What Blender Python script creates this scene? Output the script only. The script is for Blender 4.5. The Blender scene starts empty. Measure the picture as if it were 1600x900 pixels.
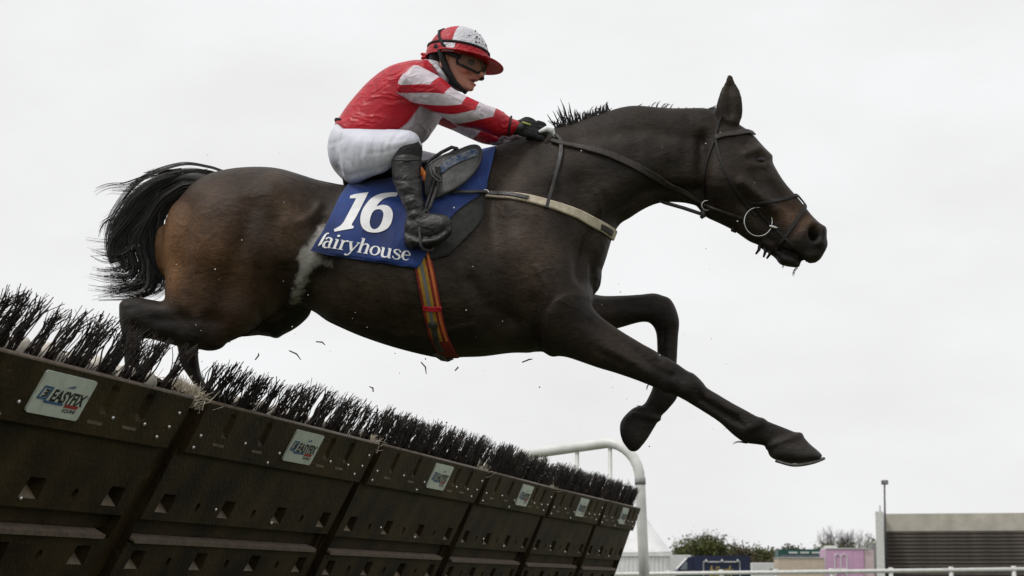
import bpy, bmesh, math, random
import numpy as np
from mathutils import Vector, Matrix
from mathutils.bvhtree import BVHTree

# ------------------------------------------------------------------ camera, sky, sun
sc = bpy.context.scene
COL = sc.collection
F, CZ, HZ = 3000.0, 0.27, 912.0            # focal length in photo pixels, camera height, horizon row
TH = math.atan((HZ - 450) / F)
cam_d = bpy.data.cameras.new("camera")
cam_d.sensor_width = 36.0
cam_d.lens = 36.0 * F / 1600
cam_d.clip_start = 0.05
cam_d.clip_end = 6000
cam = bpy.data.objects.new("camera", cam_d)
cam.location = (0, 0, CZ)
cam.rotation_euler = (math.pi / 2 + TH, 0, 0)
COL.objects.link(cam)
sc.camera = cam
cam_d.dof.use_dof = True
cam_d.dof.focus_distance = 6.95
cam_d.dof.aperture_fstop = 9.0

sc.view_settings.view_transform = 'Standard'
sc.view_settings.look = 'None'
sc.view_settings.exposure = 0.0
sc.view_settings.gamma = 1.0

SUN_EL, SUN_AZ = math.radians(60), math.radians(242)    # high, behind the camera and to the left
w = bpy.data.worlds.new("World")
sc.world = w
w.use_nodes = True
nt = w.node_tree
for n in list(nt.nodes):
    nt.nodes.remove(n)
wo = nt.nodes.new('ShaderNodeOutputWorld')
bg = nt.nodes.new('ShaderNodeBackground')
sky = nt.nodes.new('ShaderNodeTexSky')
sky.sky_type = 'NISHITA'
sky.sun_disc = False
sky.sun_elevation = SUN_EL
sky.sun_rotation = SUN_AZ
sky.dust_density = 4.0
hs = nt.nodes.new('ShaderNodeHueSaturation')
hs.inputs['Saturation'].default_value = 0.15
tc = nt.nodes.new('ShaderNodeTexCoord')
mp = nt.nodes.new('ShaderNodeMapping')
mp.inputs['Scale'].default_value = (1, 1, 2.2)
nz = nt.nodes.new('ShaderNodeTexNoise')
nz.inputs['Scale'].default_value = 4.2
nz.inputs['Detail'].default_value = 6
nz.inputs['Roughness'].default_value = 0.55
cr = nt.nodes.new('ShaderNodeValToRGB')
cr.color_ramp.elements[0].position = 0.30
cr.color_ramp.elements[0].color = (8.45, 8.43, 8.43, 1)
cr.color_ramp.elements[1].position = 0.70
cr.color_ramp.elements[1].color = (9.75, 9.82, 9.92, 1)
mx = nt.nodes.new('ShaderNodeMix')
mx.data_type = 'RGBA'
mx.inputs[0].default_value = 0.94
L = nt.links.new
L(tc.outputs['Generated'], mp.inputs['Vector'])
L(mp.outputs[0], nz.inputs['Vector'])
L(nz.outputs['Fac'], cr.inputs[0])
L(sky.outputs[0], hs.inputs['Color'])
L(hs.outputs[0], mx.inputs[6])
L(cr.outputs[0], mx.inputs[7])
L(mx.outputs[2], bg.inputs['Color'])
bg.inputs['Strength'].default_value = 0.1
L(bg.outputs[0], wo.inputs['Surface'])

sun_d = bpy.data.lights.new("sun", 'SUN')
sun_d.energy = 1.5
sun_d.angle = math.radians(10)
sun_d.color = (1.0, 0.97, 0.93)
sun = bpy.data.objects.new("sun", sun_d)
sun.rotation_euler = (math.radians(90) - SUN_EL, 0, math.radians(-62))
COL.objects.link(sun)

# ------------------------------------------------------------------ photo geometry
CAM = np.array([0, 0, CZ])
FW = np.array([0, math.cos(TH), math.sin(TH)])
UP = np.array([0, -math.sin(TH), math.cos(TH)])
RT = np.array([1.0, 0, 0])

def ray(px, py):
    return (px - 800) / F * RT + (450 - py) / F * UP + FW

def W(px, py, Y):                      # point at depth Y seen at a photo pixel
    d = ray(px, py)
    return CAM + d * (Y / d[1])

def WZ(px, py, z):                     # point at height z seen at a photo pixel
    d = ray(px, py)
    return CAM + d * ((z - CZ) / d[2])

def proj(P):                           # (n,3) -> photo pixels
    Q = np.asarray(P) - CAM
    dep = Q @ FW
    return 800 + F * (Q @ RT) / dep, 450 - F * (Q @ UP) / dep

YC = 7.1                               # the plane the horse moves in
S = F / 7.17                           # photo pixels per metre there
rng = random.Random(7)
nrng = np.random.default_rng(7)

# ------------------------------------------------------------------ helpers
def tag(o, label=None, cat=None, group=None, kind=None):
    if label: o['label'] = label
    if cat: o['category'] = cat
    if group: o['group'] = group
    if kind: o['kind'] = kind
    return o

def empty(name, loc=(0, 0, 0), parent=None):
    o = bpy.data.objects.new(name, None)
    o.empty_display_size = 0.1
    o.location = loc
    COL.objects.link(o)
    if parent: o.parent = parent
    return o

def mesh_from(name, V, Fc, smooth=True):
    me = bpy.data.meshes.new(name)
    me.from_pydata([tuple(v) for v in V], [], [tuple(f) for f in Fc])
    if smooth:
        me.polygons.foreach_set('use_smooth', [True] * len(me.polygons))
    me.update()
    return me

def link(name, me, m=None, parent=None, keep_world=True):
    o = bpy.data.objects.new(name, me)
    if m is not None and not me.materials:
        me.materials.append(m)
    COL.objects.link(o)
    if parent is not None:
        o.parent = parent
        if keep_world:
            p = parent
            mat = Matrix.Identity(4)
            chain = []
            while p is not None:
                chain.append((p.matrix_parent_inverse @ p.matrix_basis) if p.parent else p.matrix_basis.copy()); p = p.parent
            for c in reversed(chain):
                mat = mat @ c
            o.matrix_parent_inverse = mat.inverted()
    return o

class MB:
    """collects shapes into one mesh"""
    def __init__(s): s.V = []; s.F = []
    def add(s, V, Fc):
        k = len(s.V)
        s.V += [tuple(v) for v in V]
        s.F += [tuple(i + k for i in f) for f in Fc]
        return s
    def box(s, c, d, R=None):
        c = np.array(c, float); h = np.array(d, float) / 2
        P = np.array([[x, y, z] for x in (-1, 1) for y in (-1, 1) for z in (-1, 1)]) * h
        if R is not None: P = P @ np.array(R).T
        s.add(P + c, [(0, 1, 3, 2), (4, 6, 7, 5), (0, 4, 5, 1), (2, 3, 7, 6), (0, 2, 6, 4), (1, 5, 7, 3)])
        return s
    def tube(s, pts, r, n=8, cap=True, flat=None):
        V, Fc = tube(pts, r, n, cap, flat)
        return s.add(V, Fc)
    def mesh(s, name, smooth=True): return mesh_from(name, s.V, s.F, smooth)
    def build(s, name, m, parent=None, smooth=True, kw=True):
        return link(name, s.mesh(name, smooth), m, parent, kw)

def tube(pts, r, n=8, cap=True, flat=None):
    P = np.array(pts, float)
    k = len(P)
    R = np.full(k, r, float) if np.isscalar(r) else np.array(r, float)
    T = np.gradient(P, axis=0)
    T /= np.linalg.norm(T, axis=1)[:, None] + 1e-12
    ref = np.array([0, 0, 1.0]) if abs(T[0][2]) < .9 else np.array([0, 1.0, 0])
    N = ref - T[0] * (ref @ T[0]); N /= np.linalg.norm(N)
    V = []
    a = np.arange(n) * 2 * math.pi / n
    for i in range(k):
        N = N - T[i] * (N @ T[i]); N /= np.linalg.norm(N) + 1e-12
        B = np.cross(T[i], N)
        for q in a:
            V.append(P[i] + R[i] * (math.cos(q) * N + math.sin(q) * B))
    Fc = [(i * n + j, i * n + (j + 1) % n, (i + 1) * n + (j + 1) % n, (i + 1) * n + j) for i in range(k - 1) for j in range(n)]
    if cap:
        Fc.append(tuple(range(n))[::-1]); Fc.append(tuple((k - 1) * n + j for j in range(n)))
    return V, Fc

def cr_interp(A, sub):
    """Catmull-Rom through the rows of A"""
    A = np.array(A, float)
    n = len(A)
    if n < 3:
        t = np.linspace(0, 1, sub + 1)[:, None]
        return A[0] * (1 - t) + A[-1] * t
    E = np.vstack([2 * A[0] - A[1], A, 2 * A[-1] - A[-2]])
    out = []
    for i in range(n - 1):
        p0, p1, p2, p3 = E[i], E[i + 1], E[i + 2], E[i + 3]
        for j in range(sub):
            t = j / sub
            out.append(.5 * ((2 * p1) + (-p0 + p2) * t + (2 * p0 - 5 * p1 + 4 * p2 - p3) * t * t + (-p0 + 3 * p1 - 3 * p2 + p3) * t ** 3))
    out.append(A[-1])
    return np.array(out)

def loft(secs, sub=5, ring=28, bulge=.5, egg=0.0, pw=1.0, caps=(True, True), uv=False, Y=YC):
    """secs: (Ax,Ay,Bx,By, half width in photo px, offset in depth m[, egg]); a closed body whose profile is the traced pairs"""
    rows = []
    for s_ in secs:
        A = W(s_[0], s_[1], Y + s_[5]); B = W(s_[2], s_[3], Y + s_[5])
        e = s_[6] if len(s_) > 6 else egg
        rows.append(np.concatenate([(A + B) / 2, (A - B) / 2, [s_[4] / S, e]]))
    R = cr_interp(rows, sub)
    R[:, 6] = np.maximum(R[:, 6], .002)
    cs = [(r[:3], r[3:6], r[6], r[7]) for r in R]
    def capr(c0, c1):
        ax = c1[0] - c0[0]; ax /= np.linalg.norm(ax) + 1e-9
        h = min(np.linalg.norm(c1[1]), c1[2]) * bulge
        return [(c1[0] + ax * h * math.sin(q), c1[1] * math.cos(q), c1[2] * math.cos(q), c1[3]) for q in (math.radians(25), math.radians(50), math.radians(72))]
    if caps[0]: cs = capr(cs[1], cs[0])[::-1] + cs
    if caps[1]: cs = cs + capr(cs[-2], cs[-1])
    V = []; U = []
    for i, (c, h, b, e) in enumerate(cs):
        for j in range(ring):
            q = 2 * math.pi * j / ring
            cq, sq = math.cos(q), math.sin(q)
            if pw != 1.0:
                cq = math.copysign(abs(cq) ** pw, cq); sq = math.copysign(abs(sq) ** pw, sq)
            V.append(c + cq * h + np.array([0, -sq * b * (1 - e * cq), 0]))
            U.append((i / (len(cs) - 1), j / ring))
    n = len(cs)
    Fc = [(i * ring + j, (i + 1) * ring + j, (i + 1) * ring + (j + 1) % ring, i * ring + (j + 1) % ring) for i in range(n - 1) for j in range(ring)]
    Fc.append(tuple(range(ring))); Fc.append(tuple((n - 1) * ring + j for j in range(ring))[::-1])
    if uv: return np.array(V), Fc, U
    return np.array(V), Fc

def ellipsoid(c, r, R=None, n=16, m=24):
    V = []
    for i in range(n + 1):
        t = math.pi * i / n
        for j in range(m):
            p = 2 * math.pi * j / m
            V.append((r[0] * math.sin(t) * math.cos(p), r[1] * math.sin(t) * math.sin(p), r[2] * math.cos(t)))
    V = np.array(V)
    if R is not None: V = V @ np.array(R).T
    V = V + np.array(c)
    Fc = [(i * m + j, (i + 1) * m + j, (i + 1) * m + (j + 1) % m, i * m + (j + 1) % m) for i in range(n) for j in range(m)]
    return V, Fc

def remesh(parts, voxel, smooth=6):
    mb = MB()
    for V, Fc in parts: mb.add(V, Fc)
    me = mb.mesh("tmp")
    bm = bmesh.new(); bm.from_mesh(me)
    bmesh.ops.remove_doubles(bm, verts=bm.verts, dist=1e-5)
    bmesh.ops.recalc_face_normals(bm, faces=bm.faces)
    bm.to_mesh(me); bm.free()
    o = bpy.data.objects.new("tmp", me); COL.objects.link(o)
    r = o.modifiers.new("r", 'REMESH'); r.mode = 'VOXEL'; r.voxel_size = voxel; r.use_smooth_shade = True
    if smooth:
        s_ = o.modifiers.new("s", 'SMOOTH'); s_.factor = .5; s_.iterations = smooth
    dg = bpy.context.evaluated_depsgraph_get(); dg.update()
    out = bpy.data.meshes.new_from_object(o.evaluated_get(dg))
    bpy.data.objects.remove(o); bpy.data.meshes.remove(me)
    return out

def verts_of(me):
    a = np.empty(len(me.vertices) * 3); me.vertices.foreach_get('co', a); return a.reshape(-1, 3)

def normals_of(me):
    a = np.empty(len(me.vertices) * 3); me.vertices.foreach_get('normal', a); return a.reshape(-1, 3)

def set_verts(me, V):
    me.vertices.foreach_set('co', V.ravel()); me.update()

def seg_dist(px, py, poly):
    d = np.full(px.shape, 1e9)
    if len(poly) == 1:
        return np.hypot(px - poly[0][0], py - poly[0][1])
    for (ax, ay), (bx, by) in zip(poly, poly[1:]):
        vx, vy = bx - ax, by - ay
        t = np.clip(((px - ax) * vx + (py - ay) * vy) / (vx * vx + vy * vy + 1e-9), 0, 1)
        d = np.minimum(d, np.hypot(px - ax - t * vx, py - ay - t * vy))
    return d

def sculpt(me, strokes, both=False, Y=YC, face=.15, gain=1.0):
    """push the surface out (+) or in (-) along traced lines: (polyline px, sigma px, metres[, ymin, ymax])"""
    V = verts_of(me); N = normals_of(me)
    px, py = proj(V)
    D = np.zeros(len(V))
    for st in strokes:
        d = seg_dist(px, py, st[0])
        g = gain * st[2] * np.exp(-(d / st[1]) ** 2 / 2)
        wgt = np.clip((np.abs(N[:, 1]) if both else -N[:, 1]) / face, 0, 1)
        if len(st) > 3:
            g = g * ((V[:, 1] - Y > st[3]) & (V[:, 1] - Y < st[4]))
        D += g * wgt
    set_verts(me, V + N * D[:, None])

def relax(me, wfun, it=10):
    """even out the surface where wfun(px, py, yo) gives weight"""
    V = verts_of(me); px, py = proj(V); w_ = wfun(px, py, V[:, 1] - YC)[:, None]
    E_ = np.empty(len(me.edges) * 2, int); me.edges.foreach_get('vertices', E_); E_ = E_.reshape(-1, 2)
    cnt = np.bincount(E_.ravel(), minlength=len(V))[:, None]
    for _ in range(it):
        A = np.zeros_like(V)
        for c in range(3):
            A[:, c] = np.bincount(E_[:, 0], V[E_[:, 1], c], len(V)) + np.bincount(E_[:, 1], V[E_[:, 0], c], len(V))
        V = V + w_ * .6 * (A / cnt - V)
    set_verts(me, V)

def color_attr(me, name, C):
    a = me.color_attributes.new(name, 'FLOAT_COLOR', 'POINT')
    C4 = np.concatenate([C, np.ones((len(C), 1))], 1)
    a.data.foreach_set('color', C4.ravel().astype(np.float32))

def set_uv(me, U):
    uv = me.uv_layers.new(name='uv')
    li = np.empty(len(me.loops), int); me.loops.foreach_get('vertex_index', li)
    Ua = np.array(U, np.float32)[li]
    uv.data.foreach_set('uv', Ua.ravel())

# ------------------------------------------------------------------ materials
def mat(name, c1, c2=None, scale=20.0, rough=.6, bump=0.0, bscale=None, metal=0.0, spec=.4, detail=5, stretch=(1, 1, 1), trans=0, lo=.35, hi=.65, sheen=0):
    m = bpy.data.materials.new(name); m.use_nodes = True
    t = m.node_tree; b = t.nodes['Principled BSDF']
    b.inputs['Roughness'].default_value = rough
    b.inputs['Metallic'].default_value = metal
    b.inputs['Specular IOR Level'].default_value = spec
    if sheen: b.inputs['Sheen Weight'].default_value = sheen
    if trans: b.inputs['Transmission Weight'].default_value = trans
    co = t.nodes.new('ShaderNodeTexCoord'); mpn = t.nodes.new('ShaderNodeMapping'); mpn.inputs['Scale'].default_value = stretch
    t.links.new(co.outputs['Object'], mpn.inputs['Vector'])
    nz = t.nodes.new('ShaderNodeTexNoise'); nz.inputs['Scale'].default_value = scale; nz.inputs['Detail'].default_value = detail
    t.links.new(mpn.outputs[0], nz.inputs['Vector'])
    cr = t.nodes.new('ShaderNodeValToRGB')
    cr.color_ramp.elements[0].position = lo; cr.color_ramp.elements[1].position = hi
    c2 = c2 or tuple(x * .8 for x in c1)
    cr.color_ramp.elements[0].color = (*c1, 1); cr.color_ramp.elements[1].color = (*c2, 1)
    t.links.new(nz.outputs['Fac'], cr.inputs[0])
    t.links.new(cr.outputs[0], b.inputs['Base Color'])
    if bump:
        n2 = t.nodes.new('ShaderNodeTexNoise'); n2.inputs['Scale'].default_value = bscale or scale * 4; n2.inputs['Detail'].default_value = 4
        t.links.new(mpn.outputs[0], n2.inputs['Vector'])
        bp = t.nodes.new('ShaderNodeBump'); bp.inputs['Strength'].default_value = bump; bp.inputs['Distance'].default_value = .01
        t.links.new(n2.outputs['Fac'], bp.inputs['Height']); t.links.new(bp.outputs[0], b.inputs['Normal'])
    return m

def mnode(t, op, a, b=None, c=None):
    n = t.nodes.new('ShaderNodeMath'); n.operation = op
    for i, v in enumerate((a, b, c)):
        if v is None: continue
        if isinstance(v, (int, float)): n.inputs[i].default_value = v
        else: t.links.new(v, n.inputs[i])
    return n.outputs[0]

def creases(m, scale=9.0, dist=.010, strength=.42, stretch=(1, 1, 1.7), rot=.6):
    """sharp little folds of thin cloth, as relief under the fine weave"""
    t = m.node_tree; b = t.nodes['Principled BSDF']
    co = t.nodes.new('ShaderNodeTexCoord'); mpn = t.nodes.new('ShaderNodeMapping'); mpn.inputs['Scale'].default_value = stretch; mpn.inputs['Rotation'].default_value = (0, rot, 0)
    t.links.new(co.outputs['Object'], mpn.inputs['Vector'])
    n = t.nodes.new('ShaderNodeTexNoise'); n.inputs['Scale'].default_value = scale; n.inputs['Detail'].default_value = 2; n.inputs['Distortion'].default_value = .6
    t.links.new(mpn.outputs[0], n.inputs['Vector'])
    r = mnode(t, 'ABSOLUTE', mnode(t, 'SUBTRACT', n.outputs['Fac'], .5))
    r = mnode(t, 'POWER', mnode(t, 'SUBTRACT', 1.0, mnode(t, 'MINIMUM', mnode(t, 'MULTIPLY', r, 7.0), 1.0)), 1.6)
    bp = t.nodes.new('ShaderNodeBump'); bp.inputs['Strength'].default_value = strength; bp.inputs['Distance'].default_value = dist
    t.links.new(r, bp.inputs['Height'])
    old = b.inputs['Normal'].links
    if old: t.links.new(old[0].from_socket, bp.inputs['Normal'])
    t.links.new(bp.outputs[0], b.inputs['Normal'])

def silk(name, kind, N=4.75, k=.95, ph=0.0, red=(.46, .008, .022), white=(.62, .55, .60), bands=None):
    """red and white racing silk: 'torso' has a white front and collar, 'sleeve' white chevrons"""
    m = mat(name, red, bump=.28, bscale=26, rough=.42, spec=.35, stretch=(1, 1, 1.6))
    t = m.node_tree; b = t.nodes['Principled BSDF']
    uv = t.nodes.new('ShaderNodeUVMap'); uv.uv_map = 'uv'
    sp = t.nodes.new('ShaderNodeSeparateXYZ'); t.links.new(uv.outputs[0], sp.inputs[0])
    u, v = sp.outputs[0], sp.outputs[1]
    if kind == 'torso':
        a = mnode(t, 'SUBTRACT', .155, mnode(t, 'ABSOLUTE', mnode(t, 'SUBTRACT', v, .5)))
        c = mnode(t, 'SUBTRACT', u, .865)
        f = mnode(t, 'MAXIMUM', a, c)
        f = mnode(t, 'MULTIPLY_ADD', f, 120, .5)
    else:
        d = mnode(t, 'SUBTRACT', .5, mnode(t, 'ABSOLUTE', mnode(t, 'SUBTRACT', v, .5)))   # 0 at the top line
        d = mnode(t, 'MAXIMUM', mnode(t, 'SUBTRACT', d, .235), 0.0)
        p = mnode(t, 'MULTIPLY_ADD', d, k * 2, mnode(t, 'MULTIPLY_ADD', u, N, ph))
        if bands:
            p = mnode(t, 'ADD', mnode(t, 'MULTIPLY', d, k), u)
            f = None
            for c_, h_ in bands:
                q_ = mnode(t, 'MULTIPLY_ADD', mnode(t, 'SUBTRACT', h_, mnode(t, 'ABSOLUTE', mnode(t, 'SUBTRACT', p, c_))), 170, .5)
                f = q_ if f is None else mnode(t, 'MAXIMUM', f, q_)
        else:
            fr = mnode(t, 'FRACT', p)
            tri = mnode(t, 'ABSOLUTE', mnode(t, 'SUBTRACT', fr, .5))
            f = mnode(t, 'MULTIPLY_ADD', mnode(t, 'SUBTRACT', .25, tri), 40, .5)
    cl = t.nodes.new('ShaderNodeClamp'); t.links.new(f, cl.inputs[0])
    mxn = t.nodes.new('ShaderNodeMix'); mxn.data_type = 'RGBA'
    t.links.new(cl.outputs[0], mxn.inputs[0])
    mxn.inputs[6].default_value = (*red, 1); mxn.inputs[7].default_value = (*white, 1)
    nz = t.nodes.new('ShaderNodeTexNoise'); nz.inputs['Scale'].default_value = 14; nz.inputs['Detail'].default_value = 6
    mr = t.nodes.new('ShaderNodeMapRange'); mr.inputs[1].default_value = .3; mr.inputs[2].default_value = .7
    mr.inputs[3].default_value = .8; mr.inputs[4].default_value = 1.08
    t.links.new(nz.outputs['Fac'], mr.inputs[0])
    m2 = t.nodes.new('ShaderNodeMix'); m2.data_type = 'RGBA'; m2.blend_type = 'MULTIPLY'; m2.inputs[0].default_value = 1
    t.links.new(mxn.outputs[2], m2.inputs[6]); t.links.new(mr.outputs[0], m2.inputs[7])
    t.links.new(m2.outputs[2], b.inputs['Base Color'])
    creases(m)
    return m

def coat_material():
    m = mat('horse_coat', (.02, .02, .02), rough=.56, bump=.20, bscale=190, spec=.19, stretch=(.35, 1, 1))
    t = m.node_tree; b = t.nodes['Principled BSDF']
    at = t.nodes.new('ShaderNodeAttribute'); at.attribute_name = 'coat'
    co = t.nodes.new('ShaderNodeTexCoord')
    mpn = t.nodes.new('ShaderNodeMapping'); mpn.inputs['Scale'].default_value = (.3, 1, 1); mpn.inputs['Rotation'].default_value = (0, .5, 0)
    t.links.new(co.outputs['Object'], mpn.inputs[0])
    nz = t.nodes.new('ShaderNodeTexNoise'); nz.inputs['Scale'].default_value = 120; nz.inputs['Detail'].default_value = 8; nz.inputs['Roughness'].default_value = .8
    t.links.new(mpn.outputs[0], nz.inputs['Vector'])
    mr = t.nodes.new('ShaderNodeMapRange'); mr.inputs[1].default_value = .25; mr.inputs[2].default_value = .75; mr.inputs[3].default_value = .10; mr.inputs[4].default_value = 1.22
    t.links.new(nz.outputs['Fac'], mr.inputs[0])
    n3 = t.nodes.new('ShaderNodeTexNoise'); n3.inputs['Scale'].default_value = 6; n3.inputs['Detail'].default_value = 7
    t.links.new(co.outputs['Object'], n3.inputs['Vector'])
    m3 = t.nodes.new('ShaderNodeMapRange'); m3.inputs[1].default_value = .3; m3.inputs[2].default_value = .7; m3.inputs[3].default_value = .55; m3.inputs[4].default_value = 1.55
    t.links.new(n3.outputs['Fac'], m3.inputs[0])
    k = mnode(t, 'MULTIPLY', mr.outputs[0], m3.outputs[0])
    m2 = t.nodes.new('ShaderNodeMix'); m2.data_type = 'RGBA'; m2.blend_type = 'MULTIPLY'; m2.inputs[0].default_value = 1
    t.links.new(at.outputs['Color'], m2.inputs[6]); t.links.new(k, m2.inputs[7])
    la = t.nodes.new('ShaderNodeAttribute'); la.attribute_name = 'lather'
    n4 = t.nodes.new('ShaderNodeTexNoise'); n4.inputs['Scale'].default_value = 48; n4.inputs['Detail'].default_value = 7; n4.inputs['Roughness'].default_value = .65
    t.links.new(co.outputs['Object'], n4.inputs['Vector'])
    lf = mnode(t, 'MULTIPLY_ADD', mnode(t, 'ADD', la.outputs['Fac'], mnode(t, 'SUBTRACT', n4.outputs['Fac'], .95)), 2.4, .0)
    lc = t.nodes.new('ShaderNodeClamp'); t.links.new(lf, lc.inputs[0])
    mz = t.nodes.new('ShaderNodeMix'); mz.data_type = 'RGBA'; mz.inputs[7].default_value = (.36, .34, .315, 1)
    t.links.new(mnode(t, 'MULTIPLY', lc.outputs[0], .85), mz.inputs[0]); t.links.new(m2.outputs[2], mz.inputs[6])
    t.links.new(mz.outputs[2], b.inputs['Base Color'])
    return m

M = {}
M['coat'] = coat_material()
M['hair'] = mat('black_hair', (.008, .008, .008), (.02, .018, .016), 60, rough=.38, spec=.5)
M['lit_floor_rubber'] = mat('lit_floor_plastic', (.16, .125, .085), (.10, .075, .05), 14, rough=.8, bump=.3)  # paler copy of the board plastic: light on pocket floors put into the colour
M['rubber'] = mat('hurdle_plastic', (.014, .0088, .0036), (.046, .0310, .0115), 3.6, rough=.62, bump=.4, bscale=60, spec=.16, detail=12, lo=.36, hi=.66)
M['edge'] = mat('pale_edge', (.10, .075, .055), (.17, .13, .10), 30, rough=.6, bump=.2)  # paler brown shared by ledge, lip and slot tabs
M['gap'] = mat('dark_gap', (.008, .007, .006), (.014, .012, .01), 20, rough=.8)
M['bolt'] = mat('steel_bolt', (.75, .75, .75), (.6, .6, .6), 40, rough=.25, metal=.8)
M['sign'] = mat('sign_plate', (.60, .64, .58), (.50, .54, .49), 25, rough=.35, detail=8)
M['ink'] = mat('ink_black', (.012, .012, .014), rough=.5)
M['blue_ink'] = mat('ink_blue', (.05, .13, .30), rough=.5)
M['red_ink'] = mat('ink_red', (.35, .03, .03), rough=.5)
M['twig'] = mat('birch_twig', (.007, .0055, .005), (.030, .021, .0165), 60, rough=.6, bump=.3, spec=.2)
M['straw'] = mat('straw', (.36, .31, .23), (.58, .52, .42), 40, rough=.8)
M['foam'] = mat('pale_foam', (.50, .45, .38), (.66, .61, .54), 12, rough=.9, bump=.3)
M['white_paint'] = mat('white_paint', (.74, .74, .72), (.60, .60, .57), 7, rough=.35, bump=.06, bscale=30, detail=8)
M['galv'] = mat('grey_band', (.22, .22, .22), (.3, .3, .3), 20, rough=.5)
M['leather'] = mat('black_leather', (.014, .013, .013), (.035, .033, .032), 40, rough=.42, bump=.25, bscale=120, spec=.45)
M['brown_leather'] = mat('brown_leather', (.022, .017, .014), (.04, .032, .027), 40, rough=.5, bump=.2, spec=.35)
M['dark_leather'] = mat('dark_leather', (.010, .009, .008), (.018, .015, .014), 40, rough=.55, bump=.2, spec=.3)
M['steel'] = mat('steel', (.75, .75, .76), rough=.2, metal=1)
M['blue_cloth'] = mat('blue_cloth', (.0042, .013, .068), (.012, .048, .235), 4, rough=.75, bump=.25, bscale=220, sheen=.15)
M['white_print'] = mat('white_print', (.82, .82, .82), (.74, .74, .75), 30, rough=.6)
M['breech'] = mat('white_breeches', (.66, .67, .74), (.56, .57, .65), 8, rough=.6, bump=.12, bscale=60)
M['boot'] = mat('boot_leather', (.006, .0058, .0058), (.022, .021, .020), 30, rough=.5, bump=.4, bscale=60, spec=.5)
M['black_cloth'] = mat('black_cloth', (.008, .008, .009), (.016, .016, .017), 40, rough=.8, bump=.4, bscale=150)
M['skin'] = mat('skin', (.42, .20, .14), (.34, .14, .10), 18, rough=.5, bump=.08)
M['red_silk'] = mat('red_silk', (.46, .008, .022), (.36, .006, .018), 12, rough=.42, bump=.3, bscale=45)
M['white_silk'] = mat('white_silk', (.66, .66, .70), (.5, .5, .54), 14, rough=.42, bump=.4, bscale=45, stretch=(1, 1, 2.5), detail=7)
creases(M['red_silk'], 16); creases(M['white_silk'], 18, rot=1.2)
creases(M['breech'], 9, .006, .2, (2.6, 1, .6), .1)
creases(M['coat'], 8, .012, .14, (.7, 1, 1.3), .5)
creases(M['boot'], 14, .005, .3, (1, 1, 1.6), 0)
creases(M['blue_cloth'], 5, .012, .35, (1, 1, .6), -.5)
# scuffs and pale drag marks on the hurdle boards
t = M['rubber'].node_tree; b = t.nodes['Principled BSDF']
co = t.nodes.new('ShaderNodeTexCoord'); mpn = t.nodes.new('ShaderNodeMapping'); mpn.inputs['Scale'].default_value = (1.2, 6, 26); mpn.inputs['Rotation'].default_value = (0, .12, 0)
t.links.new(co.outputs['Object'], mpn.inputs['Vector'])
n = t.nodes.new('ShaderNodeTexNoise'); n.inputs['Scale'].default_value = 2.4; n.inputs['Detail'].default_value = 9; n.inputs['Roughness'].default_value = .7
t.links.new(mpn.outputs[0], n.inputs['Vector'])
n2 = t.nodes.new('ShaderNodeTexNoise'); n2.inputs['Scale'].default_value = 9; n2.inputs['Detail'].default_value = 8; n2.inputs['Roughness'].default_value = .75
t.links.new(co.outputs['Object'], n2.inputs['Vector'])
sc_ = mnode(t, 'MULTIPLY_ADD', mnode(t, 'SUBTRACT', n.outputs['Fac'], .60), 7.0, 0.0)
mud = mnode(t, 'MULTIPLY_ADD', mnode(t, 'SUBTRACT', n2.outputs['Fac'], .60), 8.0, 0.0)
cl_ = t.nodes.new('ShaderNodeClamp'); t.links.new(mnode(t, 'MAXIMUM', sc_, mud), cl_.inputs[0])
src = b.inputs['Base Color'].links[0].from_socket
mz = t.nodes.new('ShaderNodeMix'); mz.data_type = 'RGBA'; mz.inputs[7].default_value = (.115, .085, .052, 1)
t.links.new(mnode(t, 'MULTIPLY', cl_.outputs[0], .55), mz.inputs[0]); t.links.new(src, mz.inputs[6]); t.links.new(mz.outputs[2], b.inputs['Base Color'])

# ------------------------------------------------------------------ ground
mb = MB()
mb.add([(-2500, -300, 0), (2500, -300, 0), (2500, 5000, 0), (-2500, 5000, 0)], [(0, 1, 2, 3)])
M['grass'] = mat('grass', (.045, .058, .02), (.085, .095, .038), 3.0, rough=.9, bump=.6, bscale=60, detail=10)
tag(mb.build('ground', M['grass'], None, False), kind='structure')

# ------------------------------------------------------------------ far background
def scale_at(Y): return F / (Y * math.cos(TH))

M['concrete'] = mat('weathered_concrete', (.56, .53, .45), (.40, .38, .32), .9, rough=.85, bump=.3, detail=9, stretch=(1, 1, 1))
M['step'] = mat('terrace_step', (.070, .061, .053), (.125, .108, .092), 2.5, rough=.9, bump=.4, detail=9, stretch=(.4, 1, 1))
M['step_b'] = mat('terrace_riser', (.060, .053, .047), (.085, .075, .066), 2.5, rough=.9, detail=9)
# stepped terrace
YT = 120.0
p0 = W(1383, 890, YT); x0 = p0[0]
zt = W(1400, 803, YT + 6.8)[2]; zs = W(1400, 830, YT + 6.2)[2]
st = tag(empty('grandstand_terrace', (x0, YT, 0)), 'low terrace of dark steps under a pale concrete back wall, right of the vans', 'grandstand')
WID = 26.0
nst = 15
rise = zs / nst
shared_s = None
for i in range(nst):
    if shared_s is None:
        b_ = MB(); b_.box((WID / 2, .425, rise * .14), (WID, .85, rise * .62))
        b_.box((WID / 2, .50, -rise * .33), (WID - .05, .80, rise * .30))
        shared_s = b_.mesh('step', False); shared_s.materials.append(M['step']); shared_s.materials.append(M['step_b'])
        for p_ in list(shared_s.polygons)[6:]: p_.material_index = 1
    o = bpy.data.objects.new('step', shared_s); COL.objects.link(o); o.parent = st
    o.location = (0, i * .42, rise * (i + .5)); o.rotation_euler = (0, 0, 0)
st.rotation_euler = (0, 0, -math.radians(11.2))
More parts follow.
